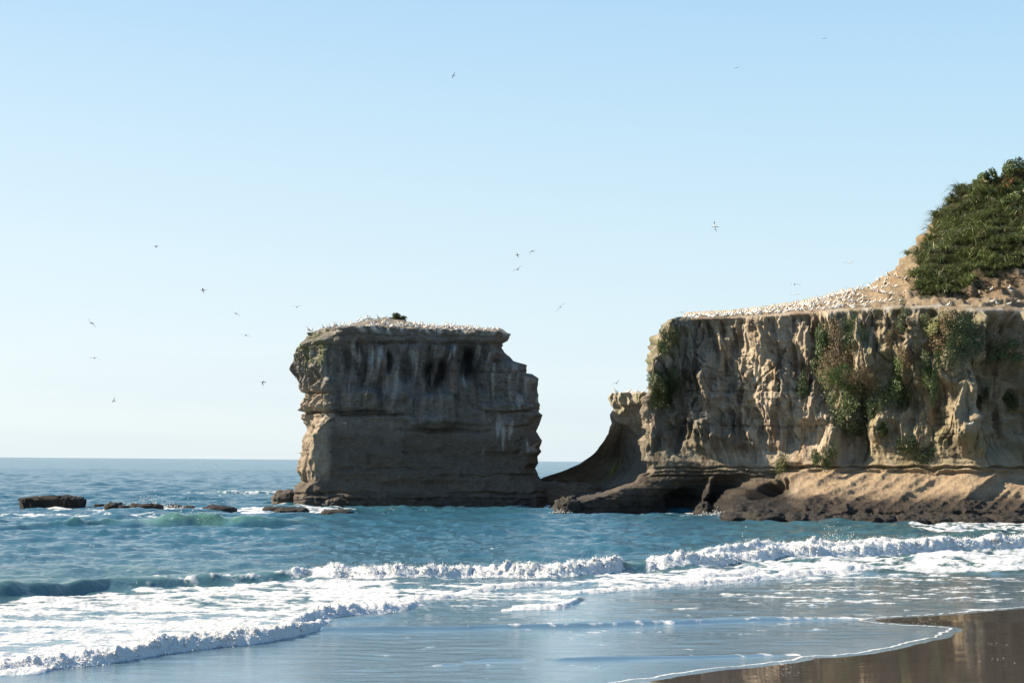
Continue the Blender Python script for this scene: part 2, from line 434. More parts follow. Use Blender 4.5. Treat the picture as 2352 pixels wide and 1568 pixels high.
# crests
FO = np.zeros_like(SX); GR = np.zeros_like(SX)
FOOT = {}
for wi, (nm, w) in enumerate(WAVES.items()):
    X0, Y0, Ah, Ff = wave_line(w["p"])
    r0, r1 = np.searchsorted(rowsY, [Y0.min() - 4, Y0.max() + 6 + 3.2 * w["b"]])
    gx, gy = SX[r0:r1], SY[r0:r1]
    ffx = np.interp(gx, X0, Ff, left=0, right=0)
    wob = min(1.0, Ah.max())
    yf = np.interp(gx, X0, Y0) + wob * (0.6 * noise(gx / 3.6, wi * 7.7, 0, 50) + (.06 + .1 * ffx) * noise(gx / .9, wi * 3.3, 0, 51)) * (0.4 + 0.8 * ffx)
    inside = (gx >= X0.min()) & (gx <= X0.max())
    a0 = np.interp(gx, X0, Ah, left=0, right=0)
    a = (1.15 if nm.startswith(('dark', 'ripple')) else .80 if nm.startswith(('break', 'swell', 'green')) else .62) * a0 * (1 + .32 * noise(gx / 7, wi * 4.4, 0, 56) + 0.22 * noise(gx / 2.3, wi * 5.1, 0, 52) + .08 * noise(gx / .8, wi * 2.1, 0, 53))
    fr = w["f"] * (0.55 + 0.6 * a0 / max(Ah.max(), 1e-3))
    t = gy - yf
    up = sstep(0, 1, t / fr) * .7 + .3 * np.clip(t / fr, 0, 1)
    dn = np.exp(-np.clip((t - fr) / w["b"], 0, 9) ** 2)
    prof = np.where(t < fr, up, dn)
    Z[r0:r1] += a * prof * inside
    tex = fbm(gx * 1.1, gy * .55, 1.7 * wi, 60, 4)
    fm = sstep(-0.05, .12, t) * (1 - sstep(fr + w["b"] * .5, fr + w["b"] * 1.6, t))
    cov = sstep(0.0, .35, ffx * 1.35 - .55 + 0.75 * tex) * fm
    # thin foam only along the lip where a crest just begins to spill
    lip = np.exp(-((t - fr) / (0.02 + .26 * w["b"])) ** 2)
    streak = sstep(.12, .4, ffx * .9 - .25 + .9 * ridged(gx * .5 + gy * .25, gy * .22, wi * 2.2, 66, 3) - .45) * fm
    cov = np.where(ffx < .62, np.maximum(sstep(.1, .4, ffx * 1.5 - .35 + .7 * tex) * lip, .8 * streak * (ffx > .02)), cov)
    FO[r0:r1] = np.maximum(FO[r0:r1], cov * inside)
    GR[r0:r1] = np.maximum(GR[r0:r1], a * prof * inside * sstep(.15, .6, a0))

def band(x0, x1, y0, y1, fx=60, fy=8):
    return sstep(x0 - fx, x0 + fx, SPX) * (1 - sstep(x1 - fx, x1 + fx, SPX)) * sstep(y0 - fy, y0 + fy, SPY) * (1 - sstep(y1 - fy, y1 + fy, SPY))

def foot_of(nm):
    X0, Y0, _, _ = wave_line(WAVES[nm]["p"])
    return np.interp(SX, X0, Y0)
yn, yg, yb, yl, ylobe = (foot_of(q) for q in ("near", "green", "break_mid", "line_right", "near_lobe"))
dens = np.zeros_like(SX)
d1 = sstep(.2, 1.2, SY - yn) * sstep(-.3, 1.5, yg - SY) * (1 - sstep(690, 760, SPX))
dens = np.maximum(dens, (.70 + .16 * np.exp(-((SY - yn) / 4.0) ** 2)) * d1)
dens = np.maximum(dens, .55 * band(-300, 620, 1378, 1400, 60, 5))
d2 = sstep(.2, 1.5, SY - ylobe) * sstep(0, 1.0, yb - SY) * band(690, 930, 1325, 1420, 40, 8)
dens = np.maximum(dens, .8 * d2)
dens = np.maximum(dens, .60 * band(760, 1330, 1330, 1385, 60, 9) * sstep(0, 1, yb - SY))
dens = np.maximum(dens, .42 * band(900, 1400, 1375, 1402, 60, 6))
dens = np.maximum(dens, .66 * band(1300, 2800, 1255, 1350, 80, 6) * sstep(0, 1, yb - SY) * sstep(.2, 1, SY - yl))
dens = np.maximum(dens, .50 * band(1550, 2800, 1310, 1395, 120, 14) * sstep(0, 1, yb - SY))
dens = np.maximum(dens, .36 * band(1000, 2400, 1380, 1470, 200, 20))
dens = np.maximum(dens, .30 * band(750, 2200, 1450, 1560, 150, 20))
dens = np.maximum(dens, .20 * band(-100, 1500, 1540, 1580, 150, 10))
dens = np.maximum(dens, .56 * band(-200, 480, 1178, 1193, 80, 4))
dens = np.maximum(dens, .62 * band(200, 820, 1167, 1179, 30, 3))
dens = np.maximum(dens, .72 * band(540, 740, 1174, 1183, 20, 3))
dens = np.maximum(dens, .62 * band(620, 690, 1150, 1160, 14, 4))
dens = np.maximum(dens, .36 * band(300, 720, 1122, 1160, 60, 8))
dens = np.maximum(dens, .30 * band(700, 1250, 1168, 1186, 60, 5))
dens = np.maximum(dens, .66 * band(100, 210, 1166, 1171, 15, 2))
dens = np.maximum(dens, .62 * band(690, 1290, 1160, 1166, 30, 2))
dens = np.maximum(dens, .60 * band(1270, 1680, 1177, 1182, 20, 2))
dens = np.maximum(dens, .64 * band(1550, 1680, 1180, 1188, 20, 3))
dens = np.maximum(dens, .62 * band(1880, 2700, 1197, 1203, 50, 2))
dens = np.maximum(dens, .66 * band(2080, 2700, 1196, 1225, 60, 5))
dens = np.maximum(dens, .26 * band(-200, 720, 1200, 1330, 60, 20))
dens = np.maximum(dens, .16 * band(-200, 1700, 1085, 1200, 60, 20))
dens = np.maximum(dens, .20 * band(700, 1650, 1185, 1300, 60, 20))
tx1 = fbm(SX[:lim] * .30, SY[:lim] * .75, .4, 70, 5, .58)
tx2 = ridged(SX[:lim] * .55, SY[:lim] * 1.3, 3.4, 77, 3)
near_fine = fbm(SX[:lim] * 1.6, SY[:lim] * 2.4, 9.4, 90, 3)
pat = 0.55 * tx1 + .25 * (tx2 - .45) + .28 * near_fine
lace = sstep(-.06, .30, dens[:lim] - .55 + pat * .95)
FO[:lim] = np.maximum(FO[:lim], lace * sstep(.02, .12, dens[:lim]))
# edge of the swash: a thin bead of foam
bead = np.exp(-((sd + .12 + .08 * noise(SX * 1.9, SY * 1.9, 0, 95)) / .075) ** 2)
FO = np.maximum(FO, .8 * sstep(.25, .7, bead * (1.0 + .5 * noise(SX * .8, SY * .8, 0, 96))))
# churned foam stands up in lumps
rs = slice(0, np.searchsorted(rowsY, 175))
gx, gy, gz = SX[rs], SY[rs], Z[rs]
def turb4(x, y, z, s0):
    r = 0
    for q, (sc, am) in enumerate(((.9, .46), (.42, .32), (.21, .22), (.11, .14))):
        r = r + am * (np.abs(noise(x / sc, y / sc, z / sc, s0 + q)) * 2 - .42)
    return r
gr = np.clip(GR[rs], 0, 1.3)
t1 = turb4(gx, gy * .7, gz, 81)
t2 = turb4(gx + 7.7, gy * .35, gz * 1.3, 86)
SYd = SY.copy()
calm = sstep(0, 3, -sd[rs])
Z[rs] += FO[rs] * calm * (t1 * np.clip(.12 + .5 * gr, 0, .42) + .02)
SYd[rs] -= gr ** .7 * FO[rs] * (.95 * t2 + .25)              # crests lean and tumble shoreward
Z += np.where(sd > -4, .012 * bead, 0)

turb = sstep(1215, 1420, SPY) * .7 + .55 * sstep(1500, 1900, SPX) * sstep(1190, 1215, SPY)
turb = np.clip(turb + .25 * fbm(SX[:, :] / 14, SY / 7, 1.1, 99, 3) * (SPY > 1190), 0, 1)
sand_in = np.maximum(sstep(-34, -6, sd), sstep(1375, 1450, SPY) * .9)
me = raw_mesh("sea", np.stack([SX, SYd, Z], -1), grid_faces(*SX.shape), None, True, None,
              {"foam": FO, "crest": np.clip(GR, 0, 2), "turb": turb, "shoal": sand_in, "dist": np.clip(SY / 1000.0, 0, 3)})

m, n, l, b = new_mat("sea_water")
def attr(nm):
    a = n.new("ShaderNodeAttribute"); a.attribute_name = nm; return a.outputs["Fac"]
def mixn(f, c1, c2):
    x = n.new("ShaderNodeMixRGB"); l.new(f, x.inputs["Fac"])
    for k, c in (("Color1", c1), ("Color2", c2)):
        if isinstance(c, tuple): x.inputs[k].default_value = (*c, 1)
        else: l.new(c, x.inputs[k])
    return x.outputs["Color"]
def rng(v, a, b_, c, d):
    x = n.new("ShaderNodeMapRange"); l.new(v, x.inputs["Value"])
    for k, q in zip(("From Min", "From Max", "To Min", "To Max"), (a, b_, c, d)): x.inputs[k].default_value = q
    return x.outputs["Result"]
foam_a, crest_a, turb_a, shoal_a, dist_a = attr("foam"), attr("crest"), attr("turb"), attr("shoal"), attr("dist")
deep = mixn(turb_a, (.024, .080, .114), (.048, .094, .090))
c_ = mixn(rng(crest_a, .2, 1.4, 0, .9), deep, (.075, .165, .105))  # green of light through thin crests mixed into the water colour
c_ = mixn(rng(shoal_a, 0, 1, 0, .85), c_, (.085, .135, .175))  # bluish sky sheen of the shallows put into the body colour
geo = n.new("ShaderNodeNewGeometry")
mpw = n.new("ShaderNodeMapping"); mpw.inputs["Scale"].default_value = (.42, 1.1, 1.0); l.new(geo.outputs["Position"], mpw.inputs["Vector"])
w1 = n.new("ShaderNodeTexNoise"); w1.inputs["Scale"].default_value = 1.2; w1.inputs["Detail"].default_value = 8; w1.inputs["Roughness"].default_value = .7
l.new(mpw.outputs["Vector"], w1.inputs["Vector"])
w2 = n.new("ShaderNodeTexNoise"); w2.inputs["Scale"].default_value = .22; w2.inputs["Detail"].default_value = 5; w2.inputs["Roughness"].default_value = .6
l.new(mpw.outputs["Vector"], w2.inputs["Vector"])
bs1 = n.new("ShaderNodeBump"); bs1.inputs["Distance"].default_value = .34
l.new(rng(shoal_a, 0, .8, .7, .12), bs1.inputs["Strength"]); l.new(w1.outputs["Fac"], bs1.inputs["Height"])
bs2 = n.new("ShaderNodeBump"); bs2.inputs["Distance"].default_value = 1.6
l.new(rng(dist_a, .09, .35, 0, .8), bs2.inputs["Strength"]); l.new(w2.outputs["Fac"], bs2.inputs["Height"]); l.new(bs1.outputs["Normal"], bs2.inputs["Normal"])
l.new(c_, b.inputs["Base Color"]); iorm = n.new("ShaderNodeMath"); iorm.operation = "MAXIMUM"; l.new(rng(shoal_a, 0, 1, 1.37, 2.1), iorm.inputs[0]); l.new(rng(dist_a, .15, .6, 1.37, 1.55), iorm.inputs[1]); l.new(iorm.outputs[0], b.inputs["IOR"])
l.new(rng(dist_a, .08, .6, .04, .20), b.inputs["Roughness"]); l.new(bs2.outputs["Normal"], b.inputs["Normal"])
# foam: bright, matt, with fine bubbly holes
fn = n.new("ShaderNodeTexNoise"); fn.inputs["Scale"].default_value = 3.2; fn.inputs["Detail"].default_value = 8; fn.inputs["Roughness"].default_value = .68
mpf = n.new("ShaderNodeMapping"); mpf.inputs["Scale"].default_value = (.7, 1.0, 1.0); l.new(geo.outputs["Position"], mpf.inputs["Vector"]); l.new(mpf.outputs["Vector"], fn.inputs["Vector"])
ad = n.new("ShaderNodeMath"); ad.operation = 'MULTIPLY_ADD'; ad.inputs[1].default_value = 1.35
sb = n.new("ShaderNodeMath"); sb.operation = 'SUBTRACT'; l.new(fn.outputs["Fac"], sb.inputs[0]); sb.inputs[1].default_value = .72
l.new(foam_a, ad.inputs[0]); l.new(sb.outputs[0], ad.inputs[2])
ff = rng(ad.outputs[0], .0, .75, 0, 1)
fb = n.new("ShaderNodeBsdfDiffuse"); fb.inputs["Color"].default_value = (.54, .55, .55, 1)
bf = n.new("ShaderNodeBump"); bf.inputs["Strength"].default_value = .8; bf.inputs["Distance"].default_value = .16
l.new(fn.outputs["Fac"], bf.inputs["Height"]); l.new(bf.outputs["Normal"], fb.inputs["Normal"])
ft = n.new("ShaderNodeBsdfTranslucent"); ft.inputs["Color"].default_value = (.60, .63, .63, 1)
fm_ = n.new("ShaderNodeMixShader"); fm_.inputs[0].default_value = .08; l.new(fb.outputs[0], fm_.inputs[1]); l.new(ft.outputs[0], fm_.inputs[2])
ms = n.new("ShaderNodeMixShader"); l.new(ff, ms.inputs[0]); l.new(b.outputs[0], ms.inputs[1]); l.new(fm_.outputs[0], ms.inputs[2])
l.new(ms.outputs[0], n["Material Output"].inputs["Surface"])
me.materials.append(m)
link("sea", me, kind="structure")

# tumbling foam: rounded clumps heaped on the faces and crests of the breakers
OCT_V = np.array([(1, 0, 0), (-1, 0, 0), (0, 1, 0), (0, -1, 0), (0, 0, 1), (0, 0, -1)], float)
OCT_F = np.array([(0, 2, 4), (2, 1, 4), (1, 3, 4), (3, 0, 4), (2, 0, 5), (1, 2, 5), (3, 1, 5), (0, 3, 5)])
cl = []
for nm, w in WAVES.items():
    X0, Y0, Ah, Ff = wave_line(w["p"])
    if Ff.max() < .5: continue
    n_c = int(520 * np.ptp(X0) * max(Ah.max(), .2) / (1 + Y0.mean() / 90))
    xs = RNG.uniform(max(X0.min(), -48), min(X0.max(), 62), n_c)
    a_ = np.interp(xs, X0, Ah); f_0 = np.interp(xs, X0, Ff); yf_ = np.interp(xs, X0, Y0)
    fr_ = w["f"] * (.55 + .6 * a_ / max(Ah.max(), 1e-3))
    tt = RNG.uniform(-.15, 1.0, n_c) ** 1.0 * fr_ + np.abs(RNG.normal(0, .25, n_c)) * w["b"] * (RNG.random(n_c) < .3)
    keep = (RNG.random(n_c) < sstep(.45, .85, f_0)) & (a_ > .06)
    keep &= noise(xs / .8, tt / .5, a_ * 3, 97) > -.35
    for x_0, y_0, a0_ in zip(xs[keep], (yf_ + tt)[keep], a_[keep]):
        i = min(np.searchsorted(rowsY, y_0), len(rowsY) - 1); j = int(np.clip(round((x_0 / y_0 + .54) / 1.08 * (NC - 1)), 0, NC - 1))
        r0_ = RNG.lognormal(-.2, .45) * (.016 + .022 * a0_)
        cl.append((SX[i, j] + RNG.normal(0, .04), SYd[i, j] + RNG.normal(0, .08), Z[i, j] + RNG.normal(.0, .03) * (.4 + a0_), r0_, RNG.uniform(.75, 1.4), RNG.uniform(.6, 1.0), RNG.uniform(0, 6.28)))
cl = np.array(cl)
print("foam clumps", len(cl))
ca, sa = np.cos(cl[:, 6])[:, None], np.sin(cl[:, 6])[:, None]
lv_ = OCT_V[None] * np.array([1., 1., 1.])
vx = (lv_[..., 0] * ca - lv_[..., 1] * sa) * cl[:, 4:5]; vy = lv_[..., 0] * sa + lv_[..., 1] * ca; vz = lv_[..., 2] * cl[:, 5:6]
fv = np.stack([vx, vy, vz], -1) * cl[:, None, 3:4] + cl[:, None, :3]
ffc = (OCT_F[None] + 6 * np.arange(len(cl))[:, None, None]).reshape(-1, 3)
mfo, n, l, b = new_mat("foam")
fn2 = n.new("ShaderNodeTexNoise"); fn2.inputs["Scale"].default_value = 6; fn2.inputs["Detail"].default_value = 6; fn2.inputs["Roughness"].default_value = .7
gp = n.new("ShaderNodeNewGeometry"); l.new(gp.outputs["Position"], fn2.inputs["Vector"])
b.inputs["Base Color"].default_value = (.68, .69, .69, 1); b.inputs["Roughness"].default_value = .9; b.inputs["Specular IOR Level"].default_value = .1
bp3 = n.new("ShaderNodeBump"); bp3.inputs["Strength"].default_value = .25; bp3.inputs["Distance"].default_value = .12; l.new(fn2.outputs["Fac"], bp3.inputs["Height"]); l.new(bp3.outputs["Normal"], b.inputs["Normal"])
ft = n.new("ShaderNodeBsdfTranslucent"); ft.inputs["Color"].default_value = (.70, .72, .72, 1)
fm_ = n.new("ShaderNodeMixShader"); fm_.inputs[0].default_value = .15; l.new(b.outputs[0], fm_.inputs[1]); l.new(ft.outputs[0], fm_.inputs[2]); l.new(fm_.outputs[0], n["Material Output"].inputs["Surface"])
link("breaker_foam", raw_mesh("breaker_foam", fv.reshape(-1, 3), ffc, mfo, True), kind="stuff", label="white tumbling foam heaped on the fronts of the breaking waves", cat="foam")

# spray thrown up by the breakers: droplets as tiny solids
drops = []
cand = np.argwhere((FO > .75) & (GR > .35) & (np.abs(SPX - 1176) < 1300) & near)
sel = cand[RNG.choice(len(cand), 9000, replace=True)]
for r_, c2 in sel:
    g_ = GR[r_, c2]
    hgt = abs(RNG.normal(0, .16)) * (0.35 + g_)
    drops.append((SX[r_, c2] + RNG.normal(0, .15), SYd[r_, c2] + RNG.normal(0, .25), Z[r_, c2] + hgt * .9, RNG.uniform(.006, .022) * (SY[r_, c2] / 80) ** .5))
def splash(px, py, w, h, cnt, s=.05):
    c0 = G(px, py)
    for _ in range(cnt):
        u = RNG.normal(0, 1); hh = abs(RNG.normal(0, .5)) * h * math.exp(-u * u * .5)
        drops.append((c0[0] + u * w, c0[1] + RNG.normal(0, .5), .25 + hh, s * RNG.uniform(.4, 1.2)))
for q in [(1912, 1262, .7, 2.0, 220, .045), (1960, 1262, .5, 1.4, 120, .04), (1716, 1267, .4, 1.3, 90, .04), (1725, 1318, .15, .8, 30, .03),
          (335, 1168, 2.4, 1.6, 260, .07), (380, 1170, 1.6, 1.0, 160, .07), (655, 1157, 1.6, 1.0, 240, .08), (450, 1205, 1.2, .5, 60, .07),
          (440, 1207, .8, 2.4, 60, .06), (2060, 1200, .8, .7, 80, .06), (1648, 1188, 1.4, .8, 160, .07), (1290, 1181, .8, .5, 70, .06)]:
    splash(*q)
dr = np.array(drops)
sv = (dr[:, None, :3] + OCT_V[None] * dr[:, None, 3:4]).reshape(-1, 3)
sf = (OCT_F[None] + 6 * np.arange(len(dr))[:, None, None]).reshape(-1, 3)
M_SPRAY = plain("white_spray", (.52, .535, .535), .6)
link("sea_spray", raw_mesh("sea_spray", sv, sf, M_SPRAY, True), kind="stuff", label="white spray drops thrown up along the breaking waves", cat="spray")

# ================================================================= BEACH
bx = np.linspace(-120, 260, 400); by = np.concatenate([np.linspace(-60, 36, 40), np.linspace(36.5, 100, 260)])
BX, BY = np.meshgrid(bx, by)
bsd = edge_sd(BX, BY)
BZ = np.where(bsd > 0, .010 * np.minimum(bsd, 30) + .022 * np.maximum(bsd - 30, 0), .03 * bsd) - .004
BZ = np.maximum(BZ, -3) + .004 * noise(BX / 3, BY / 1.4, 0, 14) * sstep(0, 4, bsd)
m, n, l, b = new_mat("wet_sand")
t_ = n.new("ShaderNodeNewGeometry")
s1 = n.new("ShaderNodeTexNoise"); s1.inputs["Scale"].default_value = .35; s1.inputs["Detail"].default_value = 5
mps = n.new("ShaderNodeMapping"); mps.inputs["Scale"].default_value = (.35, 1.3, 1); l.new(t_.outputs["Position"], mps.inputs["Vector"]); l.new(mps.outputs["Vector"], s1.inputs["Vector"])
crs = n.new("ShaderNodeValToRGB"); crs.color_ramp.elements[0].color = (.032, .022, .013, 1); crs.color_ramp.elements[1].color = (.055, .038, .023, 1)
l.new(s1.outputs["Fac"], crs.inputs["Fac"]); l.new(crs.outputs["Color"], b.inputs["Base Color"])
b.inputs["Roughness"].default_value = .7; b.inputs["Specular IOR Level"].default_value = .2
b.inputs["Coat Weight"].default_value = 1.0; b.inputs["Coat Roughness"].default_value = .025; b.inputs["Coat IOR"].default_value = 1.5
s2 = n.new("ShaderNodeTexNoise"); s2.inputs["Scale"].default_value = 2.2; s2.inputs["Detail"].default_value = 4; l.new(mps.outputs["Vector"], s2.inputs["Vector"])
bpn = n.new("ShaderNodeBump"); bpn.inputs["Strength"].default_value = .12; bpn.inputs["Distance"].default_value = .03
l.new(s2.outputs["Fac"], bpn.inputs["Height"]); l.new(bpn.outputs["Normal"], b.inputs["Coat Normal"]); l.new(bpn.outputs["Normal"], b.inputs["Normal"])
link("wet_sand_beach", raw_mesh("wet_sand_beach", np.stack([BX, BY, BZ], -1), grid_faces(*BX.shape), m), kind="structure")
# flecks of foam left on the sand
fl = []
for px, py, sx_, sy_, cnt in [(2040, 1430, 45, 5, 40), (2110, 1428, 40, 4, 30), (1790, 1523, 12, 2, 40), (1800, 1540, 18, 10, 26), (2290, 1480, 40, 3, 8), (2280, 1518, 45, 4, 10)]:
    for _ in range(cnt):
        q = G(px + RNG.normal(0, sx_), py + RNG.normal(0, sy_)); fl.append((q[0], q[1], RNG.uniform(.006, .022)))
fl = np.array(fl); fsd = edge_sd(fl[:, 0], fl[:, 1]); fl = fl[fsd > .2]; fsd = fsd[fsd > .2]
fz = .010 * np.minimum(fsd, 30) + .004
fv = (np.stack([fl[:, 0], fl[:, 1], fz], -1)[:, None, :] + OCT_V[None] * fl[:, None, 2:3] * np.array([1.6, 1.2, .35])).reshape(-1, 3)
ffc = (OCT_F[None] + 6 * np.arange(len(fl))[:, None, None]).reshape(-1, 3)
link("foam_flecks", raw_mesh("foam_flecks", fv, ffc, M_SPRAY), kind="stuff", label="small flecks of foam left on the wet brown sand", cat="foam")

# ================================================================= SEA STACK
def zpx(x, y):       # reading coordinates of the stack survey -> frame coordinates
    return np.asarray(x, float) * .3295 + 603.0, np.asarray(y, float) * .3295 + 689.0

L_ = np.array([(330, 228), (225, 268), (192, 290), (200, 345), (190, 395), (165, 430), (158, 470), (180, 510), (205, 545), (235, 580), (258, 640), (288, 653), (275, 685), (273, 765), (297, 785), (287, 850), (298, 900),
               (300, 965), (277, 1040), (266, 1150), (266, 1210), (272, 1265), (238, 1290), (208, 1325), (200, 1360), (196, 1432), (180, 1480)], float)
R_ = np.array([(1722, 212), (1715, 235), (1692, 268), (1681, 310), (1700, 345), (1740, 390), (1765, 410), (1846, 437), (1833, 500), (1890, 507), (1940, 540), (1932, 600), (1930, 700), (1943, 720), (1935, 775), (1957, 797), (1945, 820),
               (1930, 870), (1917, 910), (1960, 978), (1938, 1030), (1947, 1052), (1928, 1090), (1937, 1140), (1918, 1172), (1945, 1235), (1985, 1300), (2010, 1440), (2020, 1480)], float)
lp, ly = zpx(L_[:, 0], L_[:, 1]); rp, ry_ = zpx(R_[:, 0], R_[:, 1])
Lw = P(lp, ly, np.full(len(lp), 230.0)); Rw = P(rp, ry_, np.full(len(rp), 229.0))
ZT = float(P(*zpx(1000, 192), 225.5)[2])
NZ = 290
zz = np.linspace(-1.5, ZT, NZ)
xl = np.interp(zz, Lw[::-1, 2], Lw[::-1, 0]); xr = np.interp(zz, Rw[::-1, 2], Rw[::-1, 0])
zc = [float(P(*zpx(400, q), 225)[2]) for q in (1430, 1000, 930, 880, 770, 300, 200)]
corner = np.interp(zz, zc[::1], [3.0, 1.6, 2.2, 3.4, 5.4, 6.6, 6.4])
segs = [110, 360, 50, 36, 26, 36]
rings = []
for k in range(NZ):
    a, b_ = xl[k], xr[k]
    foot = 1.6 * (1 - sstep(0.5, 4.5, zz[k])) + .8 * (1 - sstep(4, 9, zz[k]))
    pl = np.array([(a, 231.0), (a + corner[k], 224.3 - foot), (b_ - 2.0, 228.6 - foot * .9), (b_, 232.0), (b_ - 3, 249), (a + 5, 250), (a, 231.0)])
    pts = [pl[i] + (pl[i + 1] - pl[i]) * (np.arange(sg) / sg)[:, None] for i, sg in enumerate(segs)]
    rings.append(np.concatenate(pts))
ring = np.array(rings)                                   # NZ x NS x 2
ring = smooth(ring, 10, 1, True)
NS = ring.shape[1]
tang = np.roll(ring, -1, 1) - np.roll(ring, 1, 1)
tang /= np.linalg.norm(tang, axis=2)[..., None] + 1e-9
nrm = np.stack([tang[..., 1], -tang[..., 0]], -1)        # outward
X, Y = ring[..., 0], ring[..., 1]; Zs = np.repeat(zz[:, None], NS, 1)
front = np.zeros(NS, bool); front[:520] = True
qx, qy = proj(np.stack([X, Y, Zs], -1)); ux, uy = (qx - 603) / .3295, (qy - 689) / .3295     # survey coordinates
arc = np.cumsum(np.r_[0, np.hypot(*np.diff(ring[NZ // 2], axis=0).T)])[None, :] * np.ones((NZ, 1))
def ell(cx, cy, rx, ry, p=2.0, e0=.55):
    d = (np.abs((ux - cx) / rx) ** p + np.abs((uy - cy) / ry) ** p) ** (1 / p)
    return (1 - sstep(e0, 1.0, d)) * front[None, :]
wx = ux + 26 * fbm(ux / 130, uy / 130, .2, 101, 3); wy = uy + 20 * fbm(ux / 130, uy / 130, 5.2, 102, 3)
ux0, uy0 = ux, uy; ux, uy = wx, wy
D = np.zeros_like(X)
# big forms: hollows, slabs, ledges read off the front
for cx, cy, rx, ry, dep, p, e0 in [(1215, 530, 115, 150, 2.4, 2.5, .5), (1435, 430, 95, 160, 2.0, 2.5, .45), (880, 430, 38, 120, 1.3, 2.2, .3), (590, 420, 40, 150, .7, 2, .2), (1000, 520, 55, 180, .9, 2, .2),
                                   (1330, 890, 300, 46, 1.2, 3, .4), (1215, 775, 140, 130, -1.5, 5, .82), (940, 640, 90, 75, -.9, 3, .6), (680, 690, 170, 90, -.7, 3, .6), (1690, 745, 200, 30, -1.1, 4, .75), (1760, 825, 130, 55, -.8, 4, .7),
                                   (1600, 470, 60, 200, -.6, 2, .3), (760, 800, 320, 14, 1.0, 4, .5), (850, 1090, 260, 90, -.6, 2, .2), (1700, 970, 150, 120, -.6, 2.5, .5), (430, 1100, 130, 150, -.5, 2, .3), (1150, 1010, 180, 60, -.4, 2, .3),
                                   (1080, 1300, 420, 60, .8, 2.5, .3), (350, 530, 60, 110, .9, 2, .3), (480, 520, 30, 240, -.3, 2, .3), (1340, 560, 40, 260, -.7, 2.5, .4), (1530, 400, 30, 170, -.5, 2.5, .4), (780, 470, 110, 160, -.4, 2.5, .5)]:
    D -= dep * ell(cx, cy, rx, ry, p, e0)
# cap layer and bedding
def line(c, w, a, x0=-200, x1=2300):
    return a * np.exp(-((uy - c - 9 * noise(ux / 160, c, 0, 110)) / w) ** 2) * sstep(x0, x0 + 60, ux) * (1 - sstep(x1 - 60, x1, ux))
D += .55 * (1 - sstep(268, 300, uy)) * (1 - sstep(0, .5, 1 - front[None, :]))
D -= line(300, 10, .55) + line(245, 6, .25) + line(652, 8, .9, 100, 520) + line(777, 8, 1.1, 100, 900) + line(905, 8, .35, 900, 1700) + line(1175, 8, .25, 500, 1300) + line(1225, 6, .25, 1200, 1950) + line(1345, 9, .5) + line(1385, 6, .3)
D += line(720, 22, .5, 100, 500) + line(830, 14, .25, 600, 1400) + line(1205, 14, .25, 500, 1950)
zb = Zs + 1.2 * noise(X / 9, Zs / 6, 0, 111)
bed = (noise(X / 22, zb * .8, 0, 112) * .22 + noise(X / 12, zb * 2.3, 0, 113) * .13) * (.5 + sstep(-.2, .4, noise(X / 7, Zs / 3, 5, 109)))
D += bed * .3
# flutes on the upper face and the sunlit left facet
fl_env = (1 - sstep(640, 860, uy)) * sstep(285, 320, uy)
w_arc = arc + 1.2 * noise(arc / 7, Zs / 9, 0, 114)
w_arc = (X - .8 * Y) + .9 * noise(X / 7, Zs / 9, 0, 114)
flute = ridged(w_arc / 2.6, Zs / 15.0, 2.2, 115, 3)
flute2 = ridged(w_arc / 1.0, Zs / 9.0, 6.2, 118, 2)
D += fl_env * (.85 * (flute - .4) + .40 * (flute2 - .4) + .12 * noise(w_arc / .45, Zs / 5, 1, 119))
left = 1 - sstep(430, 500, ux0)
D += left * (1.1 * (ridged(w_arc / 2.2, Zs / 8.0, 3.3, 121, 2) - .45)) * (1 - sstep(1250, 1330, uy0)) * sstep(250, 330, uy0)
def stp(v, k):
    q = np.floor(v * k); f = v * k - q
    return (q + sstep(.7, 1.0, f)) / k
upq = 1 - .75 * sstep(820, 930, uy0)
uw = (X - .8 * Y) + 1.2 * fbm(X / 5, Zs / 5, Y / 5, 187, 3)
D += upq * (1.25 * (scallop(uw / 4.6, Zs / 6.5 + .12 * uw / 4.6, 31) - .35) + .5 * (scallop(uw / 1.5, Zs / 3.2, 32) - .35))
D += (1 - upq) * (1.0 * (scallop(uw / 6.5 + .25 * Zs / 4, Zs / 4.2, 33) - .35) + .22 * (scallop(uw / 1.8, Zs / 1.4, 34) - .35))
D += (.5 + .7 * upq) * (stp(.5 + .8 * fbm(X / 4.2 + .15 * Zs, Zs / 3.4, Y / 4.2, 180, 3), 5) - .5)
D += .45 * upq * (ridged(X / 2.6 + Zs * .25, Zs / 2.2, Y / 2.6, 184, 3) - .45)
D += .6 * fbm(X / 6.0, Zs / 5.0, Y / 6, 124, 4) + (.10 + .2 * upq) * fbm(X / 1.2, Zs / 1.0, Y / 1.2, 129, 4)
D -= .5 * sstep(.25, .6, fbm(X / 2.2, Zs / 1.3, Y / 2.2, 134, 3)) * sstep(880, 960, uy0)
wet = 1 - sstep(1330, 1400, uy0 + 30 * noise(ux0 / 60, uy0 / 60, 0, 139))
D += (1 - wet) * .45 * fbm(X / .9, Zs / .7, Y / .9, 140, 3)
# keep the mapped outline on both sides
edge_keep = np.ones(NS); edge_keep[:14] = np.linspace(.25, 1, 14); edge_keep[470:560] = .3 + .7 * np.abs(np.linspace(-1, 1, 90))
D *= edge_keep[None, :]
sx_ = X + nrm[..., 0] * D; sy_ = Y + nrm[..., 1] * D
